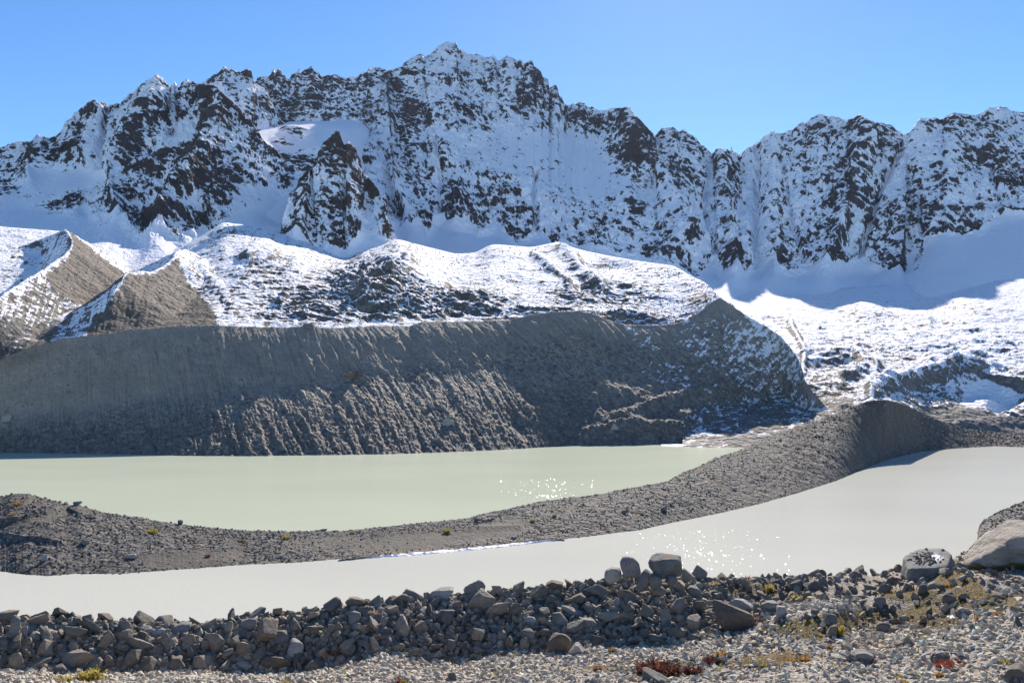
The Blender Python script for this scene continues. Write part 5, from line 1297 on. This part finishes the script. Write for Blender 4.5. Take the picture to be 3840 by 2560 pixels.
rngp = np.random.RandomState(77)
def plant(name, cat, col, u, v, w, h, label, n=None, bushy=False):
    d, p = fg_dist(u, v)
    sc_ = d / F
    n = n or int(30 + w * 1.6)
    o = link(name, tuft_mesh(name, w * sc_, max(h, 10) * sc_, LM[col], rngp, n, bushy))
    o.location = p - np.array([0, 0, .01]); tag(o, label, cat)
T_ = "grass_tuft"
for (c, u, v, w, h, l) in [
    ("rust", 300, 2562, 130, 18, "low rust coloured grass along the bottom left edge"),
    ("orange", 975, 2312, 14, 16, "tiny orange tuft on the wall crest beside the long dark slab"),
    ("yellow", 1063, 2560, 60, 14, "yellow tuft at the bottom edge below the wide wedge rock"),
    ("yellow", 1289, 2530, 18, 22, "small yellow tuft at the foot of the earthy bank"),
    ("orange", 1404, 2362, 36, 36, "ochre tuft high on the earthy bank"),
    ("pale", 1398, 2304, 56, 24, "straw pale tuft on the crest above the ochre one"),
    ("rust", 1522, 2284, 32, 20, "rusty tuft beside the long brown crest slab"),
    ("rust", 1251, 2466, 38, 46, "dark rust clump hanging in the shaded earthy bank"),
    ("yellow", 2095, 2236, 36, 26, "bright yellow tuft on the crest left of the rock pile"),
    ("orange", 2070, 2274, 36, 26, "ochre tuft left of the plank shaped stone"),
    ("orange", 1799, 2226, 56, 18, "wide orange tuft on the crest right of the pale slab"),
    ("orange", 1650, 2324, 16, 16, "leftmost of three small orange tufts in a row on the bank"),
    ("orange", 1706, 2325, 16, 16, "middle of three small orange tufts in a row on the bank"),
    ("orange", 1777, 2328, 18, 18, "rightmost of three small orange tufts in a row on the bank"),
    ("yellow", 1711, 2376, 14, 18, "small yellow tuft below the row of three orange tufts"),
    ("rust", 1874, 2358, 48, 18, "rusty tuft just above the square grey rock"),
    ("green", 1772, 2476, 34, 20, "yellow green tuft at the foot of the earthy bank"),
    ("green", 1823, 2462, 44, 22, "greenish tuft beside the yellow green one at the bank's foot"),
    ("rust", 2242, 2512, 34, 26, "rusty tuft alone on the scree below the rock pile"),
    ("pale", 1918, 2462, 44, 18, "straw pale tuft at the foot of the bank left of the brown boulder"),
    ("orange", 2470, 2426, 38, 20, "orange tuft at the foot of the bank, left of its twin"),
    ("orange", 2536, 2424, 48, 16, "wide orange tuft at the foot of the bank, right of its twin"),
    ("orange", 2294, 2442, 28, 20, "small orange tuft at the foot of the bank right of the pyramid rock"),
    ("rust", 2744, 2166, 24, 14, "small rusty tuft on the skyline right of the lichen capped block"),
    ("rust", 2797, 2178, 42, 22, "broad rusty tuft on the skyline of the slope"),
    ("pale", 2678, 2200, 36, 26, "straw pale tuft behind the smooth grey slab"),
    ("yellow", 2888, 2216, 28, 30, "tall yellow tuft on the slope above the low buried rock"),
    ("yellow", 2984, 2258, 40, 36, "large yellow tuft above the pointed pale rock"),
    ("rust", 2838, 2328, 20, 22, "rusty tuft touching the right end of the triangular slab"),
    ("orange", 2866, 2368, 20, 14, "small orange tuft right of the foot of the triangular slab"),
    ("orange", 2902, 2360, 16, 12, "tiny orange tuft beside the small orange one near the slab"),
    ("orange", 2705, 2466, 44, 32, "bright orange tuft above the dark heather"),
    ("orange", 2960, 2486, 46, 26, "orange tuft on the open scree right of the heather"),
    ("green", 2862, 2496, 30, 16, "yellow green tuft left of the orange one on the scree"),
    ("green", 2642, 2528, 26, 14, "lime green tuft at the right end of the dark heather"),
    ("green", 2700, 2520, 26, 12, "second lime green tuft, just right of the first"),
    ("orange", 3017, 2482, 40, 32, "round orange tuft on the scree at the end of the turf"),
    ("orange", 3523, 2536, 30, 22, "orange tuft near the bottom below the red leaves"),
    ("yellow", 3373, 2544, 30, 18, "yellow tuft near the bottom left of the red leaves"),
    ("yellow", 3452, 2532, 36, 14, "low yellow tuft between two others near the bottom"),
    ("orange", 3673, 2322, 42, 20, "orange tuft at the right end of the mossy hollow"),
    ("rust", 3743, 2310, 36, 22, "rusty tuft below the big boulder's shadow"),
    ("yellow", 3151, 2376, 22, 40, "tall thin yellow grass beside the dark rounded rock"),
    ("orange", 3114, 2430, 30, 20, "orange tuft at the lower edge of the turf"),
    ("yellow", 3480, 2390, 66, 14, "low yellow strip of grass below the mossy hollow"),
    ("yellow", 3770, 2480, 66, 16, "low yellow grass on the scree near the right edge"),
    ("orange", 3824, 2450, 34, 14, "orange grass at the right edge of the scree"),
    ("orange", 3398, 2212, 18, 12, "tiny orange tuft on the path below the flat topped boulder"),
    ("orange", 3478, 2194, 18, 10, "tiny orange tuft at the foot of the flat topped boulder"),
    ("orange", 3390, 2562, 56, 16, "orange grass at the bottom edge"),
    ("orange", 3560, 2200, 40, 18, "orange grass between the two big boulders")]:
    plant(T_, "grass", c, u, v, w, h, l)
S_ = "low_shrub"
plant(S_, "shrub", "yellow", 340, 2560, 56, 56, "bright yellow shrub at the foot of the left wall", 60, True)
plant(S_, "shrub", "yellow", 235, 2560, 70, 30, "low yellow shrub left of the bright yellow one", 50, True)
plant(S_, "shrub", "red", 1490, 2562, 30, 28, "small red and yellow leaved plant at the bottom edge", 24, True)
plant(S_, "shrub", "green", 1512, 2560, 22, 24, "small lime green plant beside the red leaved one", 20, True)
plant(S_, "shrub", "maroon", 2470, 2530, 210, 56, "broad dark maroon heather on the near scree", 260, True)
plant(S_, "shrub", "maroon", 2600, 2524, 90, 34, "smaller maroon heather joined to the right of the broad one", 110, True)
plant(S_, "shrub", "maroon", 2670, 2480, 86, 26, "dark maroon heather beneath the bright orange tuft", 90, True)
plant(S_, "shrub", "red", 3575, 2496, 160, 22, "creeping plant with bright red leaves on the scree", 170, True)

def far_plant(u, v, w, h, col, label):
    U_, V_ = uv_of(SPIT); k = np.argmin((U_ - u) ** 2 + (V_ - v) ** 2); p = SPIT.reshape(-1, 3)[k]
    s_ = math.hypot(p[0], p[1]) / F
    o = link(S_, tuft_mesh(S_, w * s_, h * s_, LM[col], rngp, 60, True)); o.location = p; tag(o, label, "shrub")
for a in [(571, 2000, 34, 20, "yellow", "bright yellow shrub on the rubble of the spit's left half"), (1074, 2020, 30, 16, "yellow", "yellow green shrub near the neck of the spit"), (1675, 1998, 26, 20, "yellow", "round yellow shrub on the sandy part of the spit"),
          (1321, 2002, 20, 12, "orange", "small ochre shrub on the sand left of the round yellow one"), (1998, 1954, 20, 12, "yellow", "small yellow shrub at the right end of the spit's sand"), (145, 1898, 30, 14, "orange", "ochre shrub on the spit's left mound"),
          (62, 1895, 40, 14, "orange", "wide ochre shrub at the left edge of the spit's mound"), (45, 1935, 28, 12, "orange", "ochre shrub low on the left mound of the spit"), (840, 2028, 16, 10, "orange", "small orange shrub left of the trail across the spit"), (905, 2030, 16, 10, "orange", "small orange shrub right of the trail across the spit"), (2080, 1935, 18, 9, "orange", "orange spot of leaves beside the little trail on the spit"), (780, 2088, 24, 14, "rust", "rusty shrub on the sandy cove of the spit")]:
    far_plant(*a)
# turf and moss: leaves nobody could count
q = scatter(FG, 40, 185, 34000, np.random.RandomState(4), lambda u, v: .09 * (u > 2300) + .03 + .9 * blobs(u, v, 0, [(3100, 2340, 260, 50, -5, .9), (3560, 2270, 260, 40, -8, .8), (2850, 2210, 160, 30, 0, .7), (2350, 2500, 300, 24, -3, .6), (3300, 2450, 500, 60, -8, .25), (3600, 2190, 120, 60, 20, 1.0), (3420, 2230, 140, 26, 0, .9), (3480, 2330, 170, 40, 0, .6), (3250, 2310, 100, 30, 0, .7), (3080, 2370, 110, 30, 0, .8), (2900, 2470, 200, 34, -6, .7), (3750, 2250, 130, 40, 0, .8), (1680, 2330, 120, 50, 0, .4), (1900, 2520, 220, 12, 0, .4), (3550, 2520, 200, 26, 0, .3)]))
rg = np.random.RandomState(3); e1 = rg.normal(size=(len(q), 3)); e2 = rg.normal(size=(len(q), 3))
e1 /= np.linalg.norm(e1, axis=1)[:, None]; e2 /= np.linalg.norm(e2, axis=1)[:, None]
sz = rg.uniform(.010, .034, len(q))[:, None]
c0 = q + np.array([0, 0, .015])
e1[:, 2] = np.abs(e1[:, 2]) + .6; e1 /= np.linalg.norm(e1, axis=1)[:, None]
Vq = np.stack([c0 - e1 * sz * .6, c0 + e2 * sz * .45, c0 + e1 * sz * 1.5, c0 - e2 * sz * .45], 1)
M_MOSS = leaf_mat("moss_leaves", [(.22, .15, .045), (.32, .22, .07), (.13, .08, .04), (.27, .2, .08), (.2, .09, .05)])
tag(link("moss", mesh_from("moss", Vq, np.arange(len(q) * 4).reshape(-1, 4), M_MOSS, smooth=False)), "brownish green moss and turf on the ledges of the slope", kind="stuff")

# small stones banked against the big ones
bp_, bs_ = [], []
rgb = np.random.RandomState(19)
for (um, vm, w_, h_, o_) in HEROES:
    ext = np.array([v.co[:] for v in o_.data.vertices]).max(0)
    c_ = np.array(o_.location[:])
    for _ in range(int(14 + w_ / 5)):
        a = rgb.uniform(math.pi * .9, 2.1 * math.pi)
        x_, y_ = ext[0] * 1.02 * math.cos(a), ext[1] * 1.02 * math.sin(a)
        ca, sa = math.cos(o_.rotation_euler[2]), math.sin(o_.rotation_euler[2])
        wx_, wy_ = c_[0] + x_ * ca - y_ * sa, c_[1] + x_ * sa + y_ * ca
        q_ = FG.reshape(-1, 3); k_ = np.argmin((q_[:, 0] - wx_) ** 2 + (q_[:, 1] - wy_) ** 2)
        s_ = rgb.uniform(.05, .16)
        bp_.append([wx_, wy_, q_[k_, 2] + .2 * s_]); bs_.append(s_)
rubble("rubble", np.array(bp_), np.array(bs_), M_RUB_FG, 2, 41, label="small stones banked against the larger rocks")

# sun ripples put into shape: added facets tilted to flash at the camera
def glints(u0, u1, v0, v1, n, seed, size, label):
    rg = np.random.RandomState(seed)
    u = np.clip(rg.normal((u0 + u1) / 2, (u1 - u0) / 4, n), u0, u1); v = rg.uniform(v0, v1, n)
    q = at(u, v, dist_on_level(u, v)); q[:, 2] = .03
    S = np.array([math.sin(SUN_AZ) * math.cos(SUN_ELEV), math.cos(SUN_AZ) * math.cos(SUN_ELEV), math.sin(SUN_ELEV)])
    E = np.array([0, 0, CAM_Z]) - q; E /= np.linalg.norm(E, axis=1)[:, None]
    N_ = E + S; N_ /= np.linalg.norm(N_, axis=1)[:, None]
    N_ += rg.normal(0, .035, (n, 3)); N_ /= np.linalg.norm(N_, axis=1)[:, None]
    t1 = np.cross(N_, [0, 1, 0]); t1 /= np.linalg.norm(t1, axis=1)[:, None]; t2 = np.cross(N_, t1)
    s = (size * rg.uniform(.5, 1.2, n))[:, None]
    Vv = np.stack([q - t1 * s, q - t2 * s * .5, q + t1 * s, q + t2 * s * .5], 1)
    t = NT("glint_facet"); m = t.out((.5, .52, .48), .12, .5); t.b.inputs["IOR"].default_value = 1.33
    tag(link("sun_glints", mesh_from("sun_glints", Vv, np.arange(n * 4).reshape(-1, 4), m, smooth=False)), label, kind="stuff")
glints(2330, 2960, 1985, 2165, 240, 3, .07, "added sun ripples on the near lake behind the rock pile")
glints(1880, 2220, 1790, 1868, 130, 4, .09, "added sun ripples on the far lake beside the spit")

# ================================================================== air
hz = NT("mountain_air")
hz.t.nodes.remove(hz.b)
pv = hz.n("ShaderNodeVolumePrincipled")
pv.inputs["Color"].default_value = (0.66, 0.76, 1.0, 1)
pv.inputs["Density"].default_value = 0.000010
pv.inputs["Anisotropy"].default_value = 0.3
hz.t.links.new(pv.outputs[0], hz.t.nodes["Material Output"].inputs["Volume"])
bx0, bx1 = np.array([-3200, -300, -40.0]), np.array([3200, 4200, 1300.0])
Vb = np.array([[x, y, z] for x in (bx0[0], bx1[0]) for y in (bx0[1], bx1[1]) for z in (bx0[2], bx1[2])])
Fb = [[0, 1, 3, 2], [4, 6, 7, 5], [0, 4, 5, 1], [2, 3, 7, 6], [0, 2, 6, 4], [1, 5, 7, 3]]
tag(link("haze", mesh_from("haze", Vb, Fb, hz.m, smooth=False)), kind="stuff")
